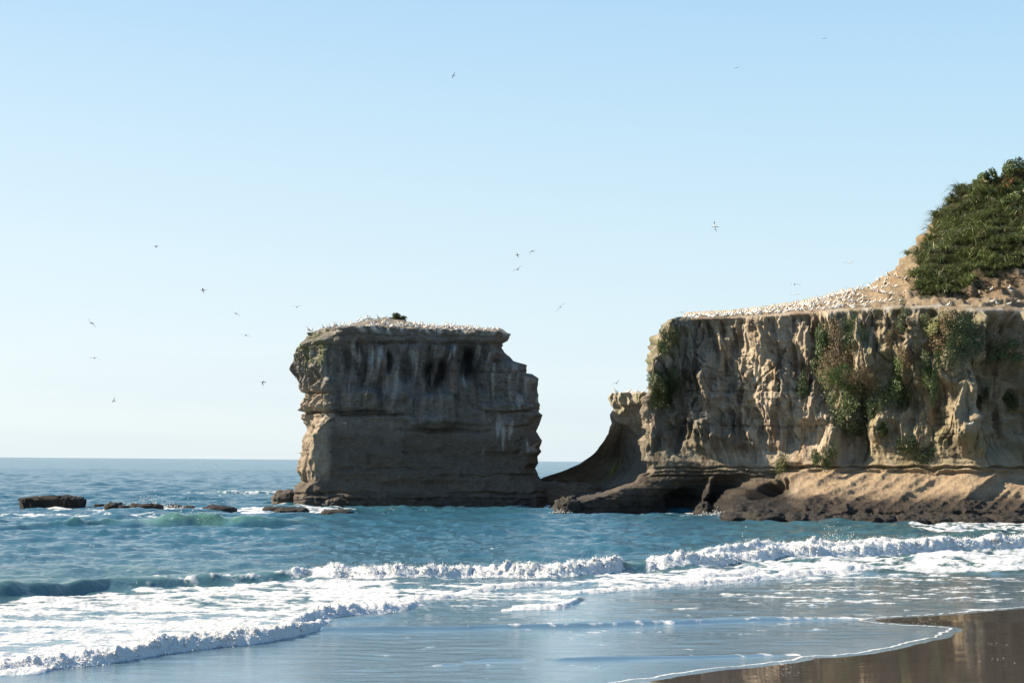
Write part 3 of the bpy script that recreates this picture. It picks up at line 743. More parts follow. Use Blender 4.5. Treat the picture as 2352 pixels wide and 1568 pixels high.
# slanting left shoulder and rim
ztx = np.interp(ux0, [150, 200, 330, 470, 600, 1000, 1400, 1720, 1950], [-2.2, -1.75, -.75, -.1, 0, 0, -.12, -.35, -.4])
szz = Zs + ztx * sstep(ZT - 8, ZT, Zs) + .12 * noise(X / 1.5, 3.3, Y / 1.5, 143) * sstep(ZT - 2, ZT, Zs)
stackV = np.stack([sx_, sy_, szz], -1)
ux, uy = ux0, uy0
# colour of the stone, with some sunlight and shade painted into it
xx, yy, zf = X.ravel(), Y.ravel(), Zs.ravel(); uf, vf = ux.ravel(), uy.ravel(); af = arc.ravel()
c = np.tile(np.array([.168, .152, .132]), (len(xx), 1))
c = mixc(c, (.21, .19, .16), .6 * sstep(-.1, .4, fbm(xx / 4, zf / 3, 0, 150, 4)))
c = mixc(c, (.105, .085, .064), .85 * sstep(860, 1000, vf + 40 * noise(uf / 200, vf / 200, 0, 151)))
c = mixc(c, (.125, .10, .078), .5 * sstep(.1, .5, noise(xx / 8, zf * 1.6, 0, 152)) * sstep(900, 1000, vf))
af = xx - .8 * yy
sw = af + .35 * noise(af / 3, zf / 6, 0, 153)
st_env = sstep(270, 330, vf - 60 * noise(sw / 1.6, 3.7, 0, 169)) * (1 - sstep(520, 760, vf + 240 * noise(sw / 1.3, 1.7, 0, 179)))
st_env = st_env * (.55 + .45 * sstep(-.25, .3, noise(sw / 5.5, 8.8, 0, 190)))
c = mixc(c, (.045, .040, .038), .9 * sstep(.05, .4, noise(sw / 1.7, zf / 9, 1.2, 154) + .22 * noise(sw / .5, zf / 4, 1.2, 155)) * st_env * sstep(420, 560, uf))
c = mixc(c, (.17, .095, .06), .7 * sstep(.25, .55, noise(sw / 1.2, zf / 8, 4.2, 156) + .2 * noise(sw / .4, zf / 4, 4.2, 157)) * st_env * sstep(450, 700, uf))
c = mixc(c, (.44, .42, .38), .8 * sstep(.22, .6, noise(sw / .8, zf / 7, 7.2, 158) + .25 * noise(sw / .3, zf / 3, 7.2, 159)) * st_env)
c = mixc(c, (.42, .40, .37), .7 * sstep(.3, .6, noise(sw / .7, zf / 5, 9.2, 160)) * sstep(1450, 1560, uf) * sstep(640, 700, vf) * (1 - sstep(1000, 1100, vf)))
c = mixc(c, (.62, .60, .56), .9 * sstep(.0, .4, noise(sw / .9, zf / 2.0, 3.2, 161)) * (1 - sstep(195, 250, vf - 25 * noise(sw / 1.2, 0, 0, 162))))
c = mixc(c, (.020, .018, .017), .93 * ell(1215, 510, 100, 120, 2.4, .5).ravel() * sstep(-.5, .1, noise(sw / .7, zf / 5, .2, 163)))  # hollows, here and just below, painted near black for their shade
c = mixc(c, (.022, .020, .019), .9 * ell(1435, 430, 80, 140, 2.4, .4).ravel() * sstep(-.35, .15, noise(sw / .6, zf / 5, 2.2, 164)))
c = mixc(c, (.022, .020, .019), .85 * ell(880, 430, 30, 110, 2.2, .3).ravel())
c = mixc(c, (.17, .18, .085), .75 * (1 - sstep(430, 520, uf)) * (1 - sstep(420, 560, vf)) * sstep(-.15, .3, noise(xx / 1.6, zf / 1.6, yy / 1.6, 165)))
c = mixc(c, (.38, .31, .225), .85 * (1 - sstep(420, 500, uf)) * sstep(560, 680, vf) * (1 - sstep(1180, 1300, vf)))  # sunlit side: left facet painted a paler tan
wt = (1 - wet).ravel()
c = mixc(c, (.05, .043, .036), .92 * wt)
c = mixc(c, (.055, .05, .03), .6 * sstep(.1, .4, noise(xx / 1.2, zf / 1.2, yy / 1.2, 166)) * wt)
c *= (1 + .25 * fbm(xx / .7, zf / .5, yy / .7, 167, 3) + .22 * fbm(xx / 2.4, zf / 1.8, yy / 2.4, 168, 3))[:, None]
c *= .80
colr = np.concatenate([np.clip(c, .01, .9), (wt * .7)[:, None]], 1)
# top: shelving plateau with a low mound
NCAP = 26
rim = stackV[-1]; cen = np.array([rim[:, 0].mean(), 238.0])
caps = []
mpos = P(*zpx(845, 150), 234.0)
def stack_top(x, y, base):
    z = base + .135 * np.clip(y - 226.5, 0, 9) * sstep(0, 2, y - 226.0)
    z = z + 1.15 * np.exp(-(((x - mpos[0]) / 4.6) ** 2 + ((y - 234.5) / 5.0) ** 2) ** 1.3) + .25 * np.exp(-(((x - mpos[0] - 7) / 7) ** 2 + ((y - 233) / 4.0) ** 2))
    return z + .10 * noise(x / 1.1, y / 1.1, 0, 170) + .22 * noise(x / 3, y / 3, 0, 171)
for k in range(1, NCAP + 1):
    q = 1 - k / NCAP
    x = cen[0] + (rim[:, 0] - cen[0]) * q; y = cen[1] + (rim[:, 1] - cen[1]) * q
    base = np.interp(x, rim[:430, 0], rim[:430, 2])
    tb = sstep(0, .12, 1 - q)
    caps.append(np.stack([x, y, rim[:, 2] * (1 - tb) + (stack_top(x, y, base)) * tb], -1))
caps = np.array(caps)
capf = caps.reshape(-1, 3)
cc = np.tile(np.array([.15, .13, .10]), (len(capf), 1))
cc = mixc(cc, (.36, .34, .31), .6 * sstep(-.1, .35, fbm(capf[:, 0] / 1.3, capf[:, 1] / 1.3, 0, 172, 3)))
cc = mixc(cc, (.10, .08, .06), .7 * sstep(.15, .4, noise(capf[:, 0] / .9, capf[:, 1] / .9, 3, 174)))
allv = np.concatenate([stackV.reshape(-1, 3), capf]); allc = np.concatenate([colr, np.c_[cc, np.zeros(len(cc))]])
f_ = grid_faces(NZ + NCAP, NS, True)
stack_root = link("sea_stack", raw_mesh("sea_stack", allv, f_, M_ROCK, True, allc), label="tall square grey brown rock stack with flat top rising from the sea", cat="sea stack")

# ================================================================= HEADLAND (cliff and hill)
poly = np.array([(2092, 640), (2112, 585), (2150, 520), (2142, 470), (2160, 432), (2200, 418), (2240, 440), (2300, 455), (2380, 470), (2420, 600), (2340, 612), (2280, 640), (2200, 672), (2130, 685), (2100, 668)], float)
def in_poly(px, py, pg):
    ins = np.zeros(np.shape(px), bool)
    for i in range(len(pg)):
        a, b2 = pg[i], pg[(i + 1) % len(pg)]
        cnd = (a[1] > py) != (b2[1] > py)
        if a[1] != b2[1]:
            ins ^= cnd & (px < (b2[0] - a[0]) * (py - a[1]) / (b2[1] - a[1]) + a[0])
    return ins
# control points (px, py, depth) or ('z', px, height, depth); rows from under water up to the skyline and back
colsW = [(1600, 209), (1700, 207), (1790, 205), (1880, 203), (2000, 200), (2060, 198.5), (2120, 197), (2240, 194), (2352, 196), (2500, 194), (2750, 190)]
toe = [(1550, 210.5), (1634, 210.5), (1674, 188), (1850, 185.5), (1990, 185), (2060, 184.5), (2120, 184), (2240, 184.5), (2352, 185), (2500, 182), (2750, 176)]
rows = []
rows.append([('z', 1240, -2, 247), ('z', 1260, -2, 196.3)] + [('z', p, -2, d - .6) for p, d in toe])
rows.append([('z', 1258, 0, 247), ('z', 1268, 0, 197)] + [('z', p, 0, d) for p, d in toe])
t2 = [1.3, 1.3, 1.5, 1.6, 1.5, 1.5, 1.4, 1.3, 1.2, 1.2, 1.2]
rows.append([('z', 1310, 1.4, 247), ('z', 1298, 1.5, 198.5)] + [('z', p, z, d + .8) for (p, d), z in zip(toe, t2)])
plat = [(1555, 3.2, 210.3), (1650, 3.2, 210.2), (1745, 2.4, 199), (1865, 2.6, 194.5), (1995, 2.7, 192.5), (2060, 2.7, 191.5), (2120, 2.6, 190.5), (2240, 2.4, 189.5), (2352, 2.3, 189), (2500, 2.3, 185), (2750, 2.3, 179)]
rows.append([('z', 1400, 3, 248), ('z', 1392, 2.6, 204.5)] + [('z', p, z, d) for p, z, d in plat])
rows.append([(1490, 1100, 248), (1462, 1100, 209.5)] + [(p, 1088 - 8 * min(1, i / 3), w + (.6 if i < 3 else .2)) for i, (p, w) in enumerate(colsW)])
rows.append([(1500, 1064, 249), (1466, 1062, 210.5)] + [(p, 1062, w + .2) for p, w in colsW])
rows.append([(1510, 1012, 250), (1475, 1010, 212)] + [(p, 1000, w) for p, w in colsW])
rows.append([(1515, 950, 250), (1477, 955, 212)] + [(p, 945, w + .3) for p, w in colsW])
rows.append([(1520, 900, 250), (1484, 900, 212)] + [(p, 890, w + .5) for p, w in colsW])
rows.append([(1530, 852, 250), (1490, 852, 212)] + [(p, 850, w + .7) for p, w in colsW])
rows.append([(1540, 811, 250), (1503, 811, 212)] + [(p, 805, w + .9) for p, w in colsW])
rows.append([(1560, 765, 250), (1520, 766, 212.5)] + [(p, 762, w + 1.1) for p, w in colsW])
rim_py = [730, 727, 722, 714, 707, 705, 703, 712, 716, 716, 716]
rows.append([(1590, 731, 250), (1558, 731, 213)] + [(p, y, w + 1.3) for (p, w), y in zip(colsW, rim_py)])
NWALL = len(rows) - 1
rows.append([(1592, 729, 252), (1562, 729, 219)] + [(1615, 727, 216), (1700, 723.5, 215), (1790, 713, 214), (1880, 702, 213), (2000, 690, 210), (2055, 684, 209), (2115, 676, 207), (2240, 676, 204), (2352, 660, 203), (2500, 650, 200), (2750, 650, 193)])
rows.append([(1594, 728.5, 254), (1566, 728.5, 229)] + [(1620, 726, 228), (1700, 721.5, 227), (1790, 709, 226), (1880, 692, 224), (1992, 664, 222), (2046, 642, 221), (2108, 596, 218), (2240, 545, 216), (2352, 515, 216), (2500, 490, 214), (2750, 490, 208)])
rows.append([(1596, 728, 258), (1570, 728, 244)] + [(1630, 725, 243), (1710, 719.5, 242), (1800, 706.5, 240), (1885, 690, 238), (1985, 660, 236), (2040, 625, 234), (2092, 566, 232), (2206, 432, 234), (2352, 385, 238), (2500, 360, 238), (2750, 350, 236)])
top = rows[-1]
rows.append([('z', p, None, 280 if i == 0 else d + 18) for i, (p, _, d) in enumerate(top)])
rows.append([('z', p, -3, 300 if i == 0 else d + 60) for i, (p, _, d) in enumerate(top)])
NRW, NCW = len(rows), len(rows[0])
CT = np.zeros((NRW, NCW, 3))
for i in range(NRW):
    for j in range(NCW):
        q = rows[i][j]
        if q[0] == 'z':
            z = q[2] if q[2] is not None else CT[i - 1, j, 2] - 1.5
            CT[i, j] = XZ(q[1], z, q[3])
        else:
            CT[i, j] = P(*q)
row_n = [5, 12, 18, 26, 14, 30, 28, 26, 22, 20, 22, 18, 26, 34, 44, 12, 8]
col_n = [26, 110, 96, 88, 88, 110, 56, 56, 100, 96, 50, 24]
tr_ = np.concatenate([i + np.arange(k) / k for i, k in enumerate(row_n)] + [[NRW - 1]])
tcn = np.concatenate([i + np.arange(k) / k for i, k in enumerate(col_n)] + [[NCW - 1]])
def ilin(a, t, axis):
    i = np.minimum(t.astype(int), a.shape[axis] - 2); f = t - i
    sh = [1] * a.ndim; sh[axis] = -1
    return np.take(a, i, axis) * (1 - f).reshape(sh) + np.take(a, i + 1, axis) * f.reshape(sh)
B = ilin(ilin(CT, tr_, 0), tcn, 1)
B = smooth(B, 60, 1)
lowr = np.searchsorted(tr_, NWALL - .5)
B[:lowr] = smooth(B[:lowr], 10, 0)
B[lowr:] = smooth(B[lowr:], 2, 0)
B = smooth(B, 2, 0)
HR, HC = B.shape[:2]
RT = np.repeat(tr_[:, None], HC, 1)
hx, hy = proj(B)                                        # frame coordinates of the plain form, used to place its features
du = np.gradient(B, axis=1); dv = np.gradient(B, axis=0)
N0 = np.cross(du, dv); N0 /= np.linalg.norm(N0, axis=2)[..., None] + 1e-9
if N0[HR // 2, HC // 2, 1] > 0: N0 = -N0
wall = (1 - sstep(NWALL - .35, NWALL + .05, RT))
hor = N0.copy(); hor[..., 2] *= .25; hor /= np.linalg.norm(hor, axis=2)[..., None] + 1e-9
ND = hor * wall[..., None] + N0 * (1 - wall)[..., None]
arc = np.cumsum(np.concatenate([np.zeros((HR, 1)), np.linalg.norm(np.diff(B[..., :2], axis=1), axis=2)], 1), 1)
i_mid = np.searchsorted(tr_, 8.0)
arc = np.repeat(arc[i_mid][None], HR, 0)
x_, y_, z_ = B[..., 0], B[..., 1], B[..., 2]
hx0, hy0 = hx, hy
hx = hx + 9 * fbm(hx0 / 45, hy0 / 45, .2, 201, 3); hy = hy + 7 * fbm(hx0 / 45, hy0 / 45, 4.2, 204, 3)
def hel(cx, cy, rx, ry, p=2.0, e0=.4, rot=0.0):
    cs, sn = math.cos(rot), math.sin(rot)
    a = ((hx - cx) * cs + (hy - cy) * sn) / rx; b2 = (-(hx - cx) * sn + (hy - cy) * cs) / ry
    d = (np.abs(a) ** p + np.abs(b2) ** p) ** (1 / p)
    return 1 - sstep(e0, 1.0, d)
D = np.zeros_like(x_)
upper = wall * sstep(5.0, 6.2, RT)
def steps(v, k):
    q = np.floor(v * k); f = v * k - q
    return (q + sstep(.72, 1.0, f)) / k
# drapery flutes of the pale face
wa = arc + 1.1 * fbm(arc / 6, z_ / 7, .5, 206, 2) + .09 * (z_ - 15) * noise(arc / 12, 1.1, 0, 208)
f1 = ridged(wa / 3.3, z_ / 12, .3, 210, 3); f2 = ridged(wa / 1.15, z_ / 7, 2.3, 213, 2); f3 = noise(wa / .42, z_ / 5, 1.3, 215)
pale = upper * (1 - sstep(1890, 1960, hx)) 
rightw = upper * sstep(1890, 1960, hx)
f0 = ridged(wa / 5.2 + .3 * fbm(arc / 5, z_ / 3, 2, 297, 2), z_ / 7.5, 7.3, 298, 3)
D += pale * (.7 * (f0 - .42) + .6 * (f1 - .42) + .4 * (f2 - .42) + .16 * f3)
wq = wa + .8 * fbm(arc / 2.2, z_ / 3.5, 9, 320, 3)
D += upper * (2.3 * (scallop(wq / 4.4, z_ / 7.0 + .1 * wq, 41, 1.5, 1.2, .7) - .35) + 1.3 * (scallop(wq / 1.7, z_ / 4.2 + .1 * wq, 42, 1.4, 1.1, .5) - .35) + .48 * (scallop(wq / .7, z_ / 1.9, 43) - .35))
D += pale * 1.3 * (steps(fbm(arc / 3.0 + .12 * z_, z_ / 3.6, 3.7, 299, 3) * .8 + .5, 4) - .5)
D += rightw * (.9 * (f1 - .42) + .42 * (f2 - .42) + .12 * f3)
D += upper * (1.5 * fbm(arc / 8, z_ / 6, 1.2, 216, 3) + .8 * fbm(arc / 3, z_ / 4.0, 5.2, 219, 3) * sstep(880, 960, hy) * (1 - sstep(1700, 1800, hx)))
# blocky fracture faces (stepped noise) lower left and right
blk = steps(fbm(arc / 3.6, z_ / 4.2, .7, 222, 2) * .8 + .5, 4)
D += 2.3 * (blk - .5) * upper * np.clip(sstep(850, 930, hy) * (1 - sstep(1690, 1790, hx)) + .75 * sstep(1960, 2050, hx), 0, 1)
crk = 1 - sstep(.015, .06, np.abs(noise(wq / 2.6, z_ / 6.5, 3.1, 350))) + .7 * (1 - sstep(.015, .06, np.abs(noise(wq / 3.4, z_ / 1.9, 7.1, 351))))
D -= upper * .55 * np.clip(crk, 0, 1) * sstep(-.2, .2, noise(arc / 6, z_ / 6, 2, 352))
# named hollows, buttresses and caves
for cx, cy, rx, ry, dep, p, e0, rot in [
        (1760, 1122, 50, 22, 3.2, 2.6, .6, -.25), (1562, 1150, 46, 34, 1.6, 2.2, .3, -.5), (1618, 1136, 15, 58, -2.8, 2.2, .2, .5), (1806, 1112, 12, 16, 2.0, 2.2, .5, 0), (1690, 1110, 120, 18, .9, 3, .5, 0), (1480, 1075, 22, 20, 2.2, 2.2, .3, 0),
        (1700, 1045, 160, 30, .8, 3, .3, 0), (1560, 905, 50, 60, 1.2, 2, .3, 0), (1635, 885, 36, 80, -1.4, 2.2, .3, .1), (1665, 965, 26, 40, 1.5, 2.5, .5, 0), (1620, 1005, 40, 44, -1.2, 2.4, .5, .2), (1690, 790, 22, 60, 1.1, 2, .3, .2),
        (1740, 850, 60, 120, -.8, 2, .2, .0), (1870, 830, 26, 130, 1.2, 2, .3, 0), (1905, 1020, 24, 55, -2.2, 2.6, .55, .25), (1960, 1020, 44, 60, 2.6, 2.6, .5, 0), (2010, 985, 30, 60, -.9, 2.4, .4, .3),
        (2190, 850, 46, 60, -2.4, 2.5, .5, -.7), (2222, 945, 32, 110, -3.2, 2.4, .45, .12), (2225, 790, 26, 60, -1.6, 2.4, .45, .3), (2310, 930, 62, 150, 3.4, 2.8, .55, 0), (2310, 780, 60, 60, 1.6, 2.5, .5, 0), (2060, 760, 30, 60, 1.9, 2.5, .5, 0), (2100, 740, 60, 30, -.8, 2, .3, 0),
        (2160, 930, 34, 70, .9, 2.5, .4, 0), (2100, 1000, 50, 40, -.8, 2.4, .4, 0), (1960, 830, 70, 90, -.7, 2, .2, 0), (2180, 760, 80, 50, -1.3, 2, .2, .2), (1500, 985, 16, 60, -.8, 2, .3, .1), (1545, 1000, 24, 50, 1.3, 2, .4, 0)]:
    D -= dep * hel(cx, cy, rx, ry, p, e0, rot) * wall
def hline(c, w, a, x0=1300, x1=2900):
    return a * np.exp(-((hy - c - 4 * noise(hx / 40, c, 0, 230)) / w) ** 2) * sstep(x0, x0 + 20, hx) * (1 - sstep(x1 - 20, x1, hx))
D -= wall * (hline(897, 2.4, .45, 1560, 1960) + hline(977, 2.6, .6, 1600, 1960) + hline(1074, 2.6, .6) + hline(1083, 1.8, .35) + hline(1093, 2.0, .5, 1470, 1800) + hline(745, 3, .3))
D += wall * (hline(1079, 3.0, .55, 1830, 2900) + hline(1068, 3.0, .35, 1830, 2900))
D += wall * .5 * sstep(NWALL - .9, NWALL - .5, RT) * (1 - sstep(NWALL - .1, NWALL, RT))
bed = noise(arc * .05, z_ * 1.3, 0, 231) * .2 + noise(arc * .05, z_ * 3.3, 0, 232) * .1
D += wall * bed * (.5 + .5 * sstep(1900, 2000, hx) + .7 * (1 - sstep(3.8, 4.6, RT)))
# sloping apron with gullies running down to the right
ap = (1 - sstep(3.9, 4.3, RT)) * sstep(1.6, 2.6, RT) * sstep(1700, 1800, hx)
D += ap * (.8 * (scallop((arc - 1.3 * z_ + 1.5 * noise(arc / 6, z_ / 3, 0, 355)) / 5.2, z_ / 6.0 + arc / 26, 51, 1.5, 1.2, .9) - .35) + .45 * (scallop((arc - 1.5 * z_) / 1.7, z_ / 4.5, 52) - .35))
low = 1 - sstep(2.0, 3.4, RT)
low2 = low * (.35 + .65 * (1 - sstep(1.6, 2.2, RT)) + .65 * (1 - sstep(1700, 1800, hx)))
D += np.clip(low2, 0, 1) * (.8 * fbm(x_ / 2.6, y_ / 2.6, z_ / 1.2, 239, 4) + .5 * (scallop(x_ / 1.3 + .3 * z_, z_ / .9 + y_ / 2, 53) - .35))
D += wall * (.16 * fbm(x_ / .8, z_ / .6, y_ / .8, 244, 4) + .25 * (ridged(x_ / 2.2 + .3 * z_, z_ / 2.0, y_ / 2.2, 290, 3) - .45))
hillm = 1 - wall
D += hillm * ((.35 + .8 * sstep(1990, 2090, hx)) * fbm(x_ / 3.5, y_ / 3.5, z_ / 3.5, 248, 4) + sstep(1950, 2010, hx) * (.5 * (steps(z_ / 1.7 + .5 * fbm(x_ / 3, y_ / 3, 0, 331, 3), 1.0) * 1.7 - z_) + .5 * (scallop(x_ / 1.6, z_ / 1.2, 54) - .35)) + .10 * noise(x_ / .7, y_ / .7, z_ / .7, 252)) * sstep(NWALL, NWALL + .5, RT)
# the little overhanging ledge on the skyline below the flax
B2 = B + ND * D[..., None]
CLIFF = B2
hx, hy = hx0, hy0
# colour
sh = B2.shape[:2]
X1, Y1, Z1, U1, V1, A1 = (q.ravel() for q in (x_, y_, z_, hx, hy, arc)); Wl = wall.ravel(); RTf = RT.ravel()
c = np.tile(np.array([.56, .46, .335]), (len(X1), 1))
c = mixc(c, (.38, .32, .245), .6 * sstep(0, .45, fbm(A1 / 3.5, Z1 / 5, 1.2, 260, 3)))
c = mixc(c, (.68, .58, .43), .8 * sstep(.1, .5, noise(A1 / 2.2 + .5 * noise(A1 / 2, Z1 / 5, 0, 263), Z1 / 9, 3.2, 264)) * (1 - sstep(1880, 1980, U1)))
c = mixc(c, (.43, .30, .17), .6 * sstep(.05, .45, noise(A1 / 1.8, Z1 / 10, 6.2, 265)))
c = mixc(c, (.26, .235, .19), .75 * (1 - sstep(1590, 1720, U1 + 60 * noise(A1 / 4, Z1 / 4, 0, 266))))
c = mixc(c, (.34, .29, .175), .6 * sstep(1900, 2020, U1))
c = mixc(c, (.23, .215, .10), .55 * sstep(.0, .4, fbm(A1 / 4, Z1 / 4, .2, 267, 3)) * sstep(1900, 2000, U1) * (1 - sstep(1050, 1090, V1)))
c = mixc(c, (.17, .18, .075), .8 * sstep(-.15, .25, fbm(A1 / 1.6, Z1 / 1.6, 4.2, 270, 3)) * (1 - sstep(1540, 1610, U1)) * (1 - sstep(860, 920, V1)))
c = mixc(c, (.22, .185, .13), .6 * sstep(930, 1010, V1 + 30 * noise(A1 / 3, Z1 / 3, 3, 273)) * (1 - sstep(1700, 1800, U1)))
c = mixc(c, (.15, .085, .05), .55 * sstep(.25, .5, noise(A1 / 1.6, Z1 / 8, 9.2, 274)) * (1 - sstep(1950, 2050, U1)) * Wl)
c = mixc(c, (.48, .355, .23), .85 * sstep(1074, 1082, V1) * sstep(1790, 1860, U1))
c = mixc(c, (.17, .12, .08), .8 * sstep(1122, 1166, V1 + 18 * fbm(A1 / 3, Z1, 3, 295, 3)) * sstep(1790, 1860, U1))
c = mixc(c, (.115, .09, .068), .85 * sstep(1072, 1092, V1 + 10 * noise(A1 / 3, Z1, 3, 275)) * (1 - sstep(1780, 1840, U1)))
wetm = sstep(1128, 1160, V1 + 14 * noise(X1 / 2.5, Z1 / 2, Y1 / 2.5, 276)) * (RTf < 4)
wetm = np.maximum(wetm, (1 - sstep(2.2, 3.2, Z1 + .5 * noise(X1 / 1.5, Y1 / 1.5, 0, 277))) * .9)
c = mixc(c, (.046, .037, .029), .95 * wetm)
c = mixc(c, (.30, .40, .04), .8 * sstep(.1, .4, noise(X1 / .8, Z1 / .8, 0, 278)) * (hel(1540, 1112, 30, 10, 2, .2).ravel() + hel(1905, 1140, 10, 4, 2, .2).ravel()))
# white droppings along the rim and ledges
rimm = Wl * sstep(NWALL - .55, NWALL - .15, RTf) + (1 - Wl) * (1 - sstep(NWALL + .15, NWALL + .7, RTf))
c = mixc(c, (.70, .66, .60), .7 * rimm * sstep(-.1, .3, fbm(A1 / 1.5, Z1 / 1.5, Y1 / 2, 279, 3)) * sstep(1880, 2000, U1))
c = mixc(c, (.55, .48, .38), .5 * rimm * sstep(-.1, .3, fbm(A1 / 1.2, Z1 / 1.2, 4, 282, 3)) * (1 - sstep(1880, 2000, U1)))
# bare hill ground
hm = (1 - Wl)
c = mixc(c, (.36, .275, .18), .85 * hm * sstep(NWALL + .1, NWALL + .4, RTf))
c = mixc(c, (.30, .20, .12), .7 * hm * sstep(0, .4, fbm(X1 / 2.5, Y1 / 2.5, Z1 / 2.5, 285, 3)))
c = mixc(c, (.52, .27, .10), .85 * hm * hel(2135, 565, 34, 40, 2, .4).ravel())
c = mixc(c, (.042, .042, .020), .95 * hm * in_poly(U1, V1, poly + np.array([[5, 0]])))
c = mixc(c, (.085, .08, .035), .9 * hm * sstep(2150, 2165, U1) * (1 - sstep(455, 480, V1)))
c = mixc(c, (.24, .17, .11), .7 * hm * sstep(2180, 2240, U1) * sstep(610, 640, V1) * (1 - sstep(670, 700, V1)))
c = mixc(c, (.026, .022, .018), .95 * sstep(1098, 1124, V1 + 12 * fbm(A1 / 3, Z1, 3, 305, 3)) * sstep(1490, 1530, U1) * (1 - sstep(1790, 1830, U1)))  # wet rock of the bay, its shade painted in as extra dark
c = mixc(c, (.80, .68, .50), .8 * sstep(.15, .5, fbm(A1 / 1.2 + .3 * Z1, Z1 / 5, 8.2, 321, 3)) * (1 - sstep(1860, 1960, U1)) * Wl * (1 - sstep(1040, 1080, V1)))
c = mixc(c, (.085, .068, .05), .75 * sstep(.3, .55, noise(A1 / .9 + .4 * noise(A1, Z1 / 3, 2, 325), Z1 / 6, 5.5, 326)) * Wl * (1 - sstep(1050, 1080, V1)))
stri = noise(A1 / .32 + .5 * noise(A1 / 2, Z1 / 4, 1, 340), Z1 / 7, 2.2, 341) * .7 + .5 * noise(A1 / .13, Z1 / 5, 4.2, 342)
c *= (1 + .30 * stri * Wl * (1 - sstep(1040, 1075, V1)))[:, None]
c = mixc(c, (.12, .098, .07), .55 * sstep(0, .35, fbm(A1 / 2.4, Z1 / 3.4, 6.6, 343, 3)) * (1 - sstep(1640, 1760, U1)) * sstep(850, 900, V1))
c *= (.80 + .15 * fbm(X1 / .7, Z1 / .5, Y1 / .7, 288, 3))[:, None]
c *= (1 + .2 * fbm(X1 / 2.2, Z1 / 1.7, Y1 / 2.2, 296, 3))[:, None]
c *= .70
colr = np.concatenate([np.clip(c, .01, .9), np.clip(wetm * .3, 0, 1)[:, None]], 1)
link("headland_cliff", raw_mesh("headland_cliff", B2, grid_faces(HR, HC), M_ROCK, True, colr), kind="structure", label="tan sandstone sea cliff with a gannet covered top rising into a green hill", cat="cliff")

# ================================================================= SPUR between stack and cliff
SL = np.array([(1404, 901), (1398, 911), (1403, 925), (1409, 938), (1400, 957), (1405, 972), (1400, 980), (1398, 995), (1388, 1010), (1366, 1039), (1332, 1065), (1287, 1083), (1248, 1095), (1215, 1108), (1190, 1128), (1180, 1150)], float)
Sw = P(SL[:, 0], SL[:, 1], np.full(len(SL), 236.0))
ZT2 = float(Sw[0, 2]); NZ2 = 150
z2 = np.linspace(-1.5, ZT2, NZ2)
x2 = np.interp(z2, Sw[::-1, 2], Sw[::-1, 0]); xr2 = float(P(1560, 950, 226)[0])
segs2 = [50, 70, 60, 10, 10, 20]
rg = []
alc = np.interp(z2, [0, 3, 8, 11, 13.5, 16, ZT2], [3.5, 6, 8.0, 6.5, 2.5, .5, .5])
for k in range(NZ2):
    w_ = xr2 - x2[k]
    xa = float(P(1432, 1000, 236)[0]) if z2[k] > 6 else lerp(x2[k] + .18 * w_, float(P(1432, 1000, 236)[0]), z2[k] / 6 if z2[k] > 0 else 0)
    pl = np.array([(x2[k], 237.5), (xa, 235 + alc[k]), (x2[k] + .62 * w_, 234.5 + alc[k] * .25), (xr2, 231), (xr2, 256), (x2[k] + 3, 252), (x2[k], 237.5)])
    rg.append(np.concatenate([pl[i] + (pl[i + 1] - pl[i]) * (np.arange(sg) / sg)[:, None] for i, sg in enumerate(segs2)]))
rg = smooth(np.array(rg), 4, 1, True)
tg = np.roll(rg, -1, 1) - np.roll(rg, 1, 1); tg /= np.linalg.norm(tg, axis=2)[..., None] + 1e-9
nr = np.stack([tg[..., 1], -tg[..., 0]], -1)
Xs, Ys, Zq = rg[..., 0], rg[..., 1], np.repeat(z2[:, None], rg.shape[1], 1)
arc2 = np.cumsum(np.r_[0, np.hypot(*np.diff(rg[NZ2 * 2 // 3], axis=0).T)])[None, :]
upm = sstep(11, 14, Zq)
D2 = .55 * fbm(Xs / 4, Zq / 4, Ys / 4, 300, 4) + upm * (.9 * (ridged(arc2 / 2.3 + Zq * .12, Zq / 6, 1.1, 304, 2) - .45)) + .12 * fbm(Xs / .8, Zq / .8, Ys / .8, 306, 3)
wz = Xs - .8 * Ys
D2 += (.35 + .65 * upm) * (.9 * (scallop(wz / 2.6, Zq / 4.0, 61) - .35) + .4 * (scallop(wz / 1.0, Zq / 1.7, 62) - .35))
D2 += .5 * sstep(ZT2 - 2.6, ZT2 - 1.8, Zq) + (1 - sstep(0, 5, Zq)) * .7 * fbm(Xs / 1.8, Zq / 1.5, Ys / 1.8, 310, 3)
ek = np.ones(rg.shape[1]); ek[:6] = np.linspace(.55, 1, 6); ek[-8:] = .5
D2 *= ek[None]
V2 = np.stack([Xs + nr[..., 0] * D2, Ys + nr[..., 1] * D2, Zq], -1)
cap2 = []
c2x, c2y = V2[-1, :, 0].mean(), 244.0
for k in range(1, 11):
    q = 1 - k / 10
    x = c2x + (V2[-1, :, 0] - c2x) * q; y = c2y + (V2[-1, :, 1] - c2y) * q
    cap2.append(np.stack([x, y, V2[-1, :, 2] + .1 * (1 - q) + .08 * noise(x, y, 0, 315)], -1))
V2a = np.concatenate([V2, np.array(cap2)]).reshape(-1, 3)
px2, py2 = proj(V2a)
c = np.tile(np.array([.27, .235, .18]), (len(V2a), 1))
c = mixc(c, (.20, .205, .11), .7 * sstep(-.1, .3, fbm(V2a[:, 0] / 1.6, V2a[:, 2] / 1.6, V2a[:, 1] / 1.6, 316, 3)) * (1 - sstep(935, 985, py2)))
c = mixc(c, (.13, .12, .095), .8 * sstep(990, 1030, py2))
c = mixc(c, (.17, .11, .05), .7 * sstep(.1, .4, fbm(V2a[:, 0] / 2, V2a[:, 2] / 1.5, 0, 318, 3)) * sstep(1080, 1100, py2))
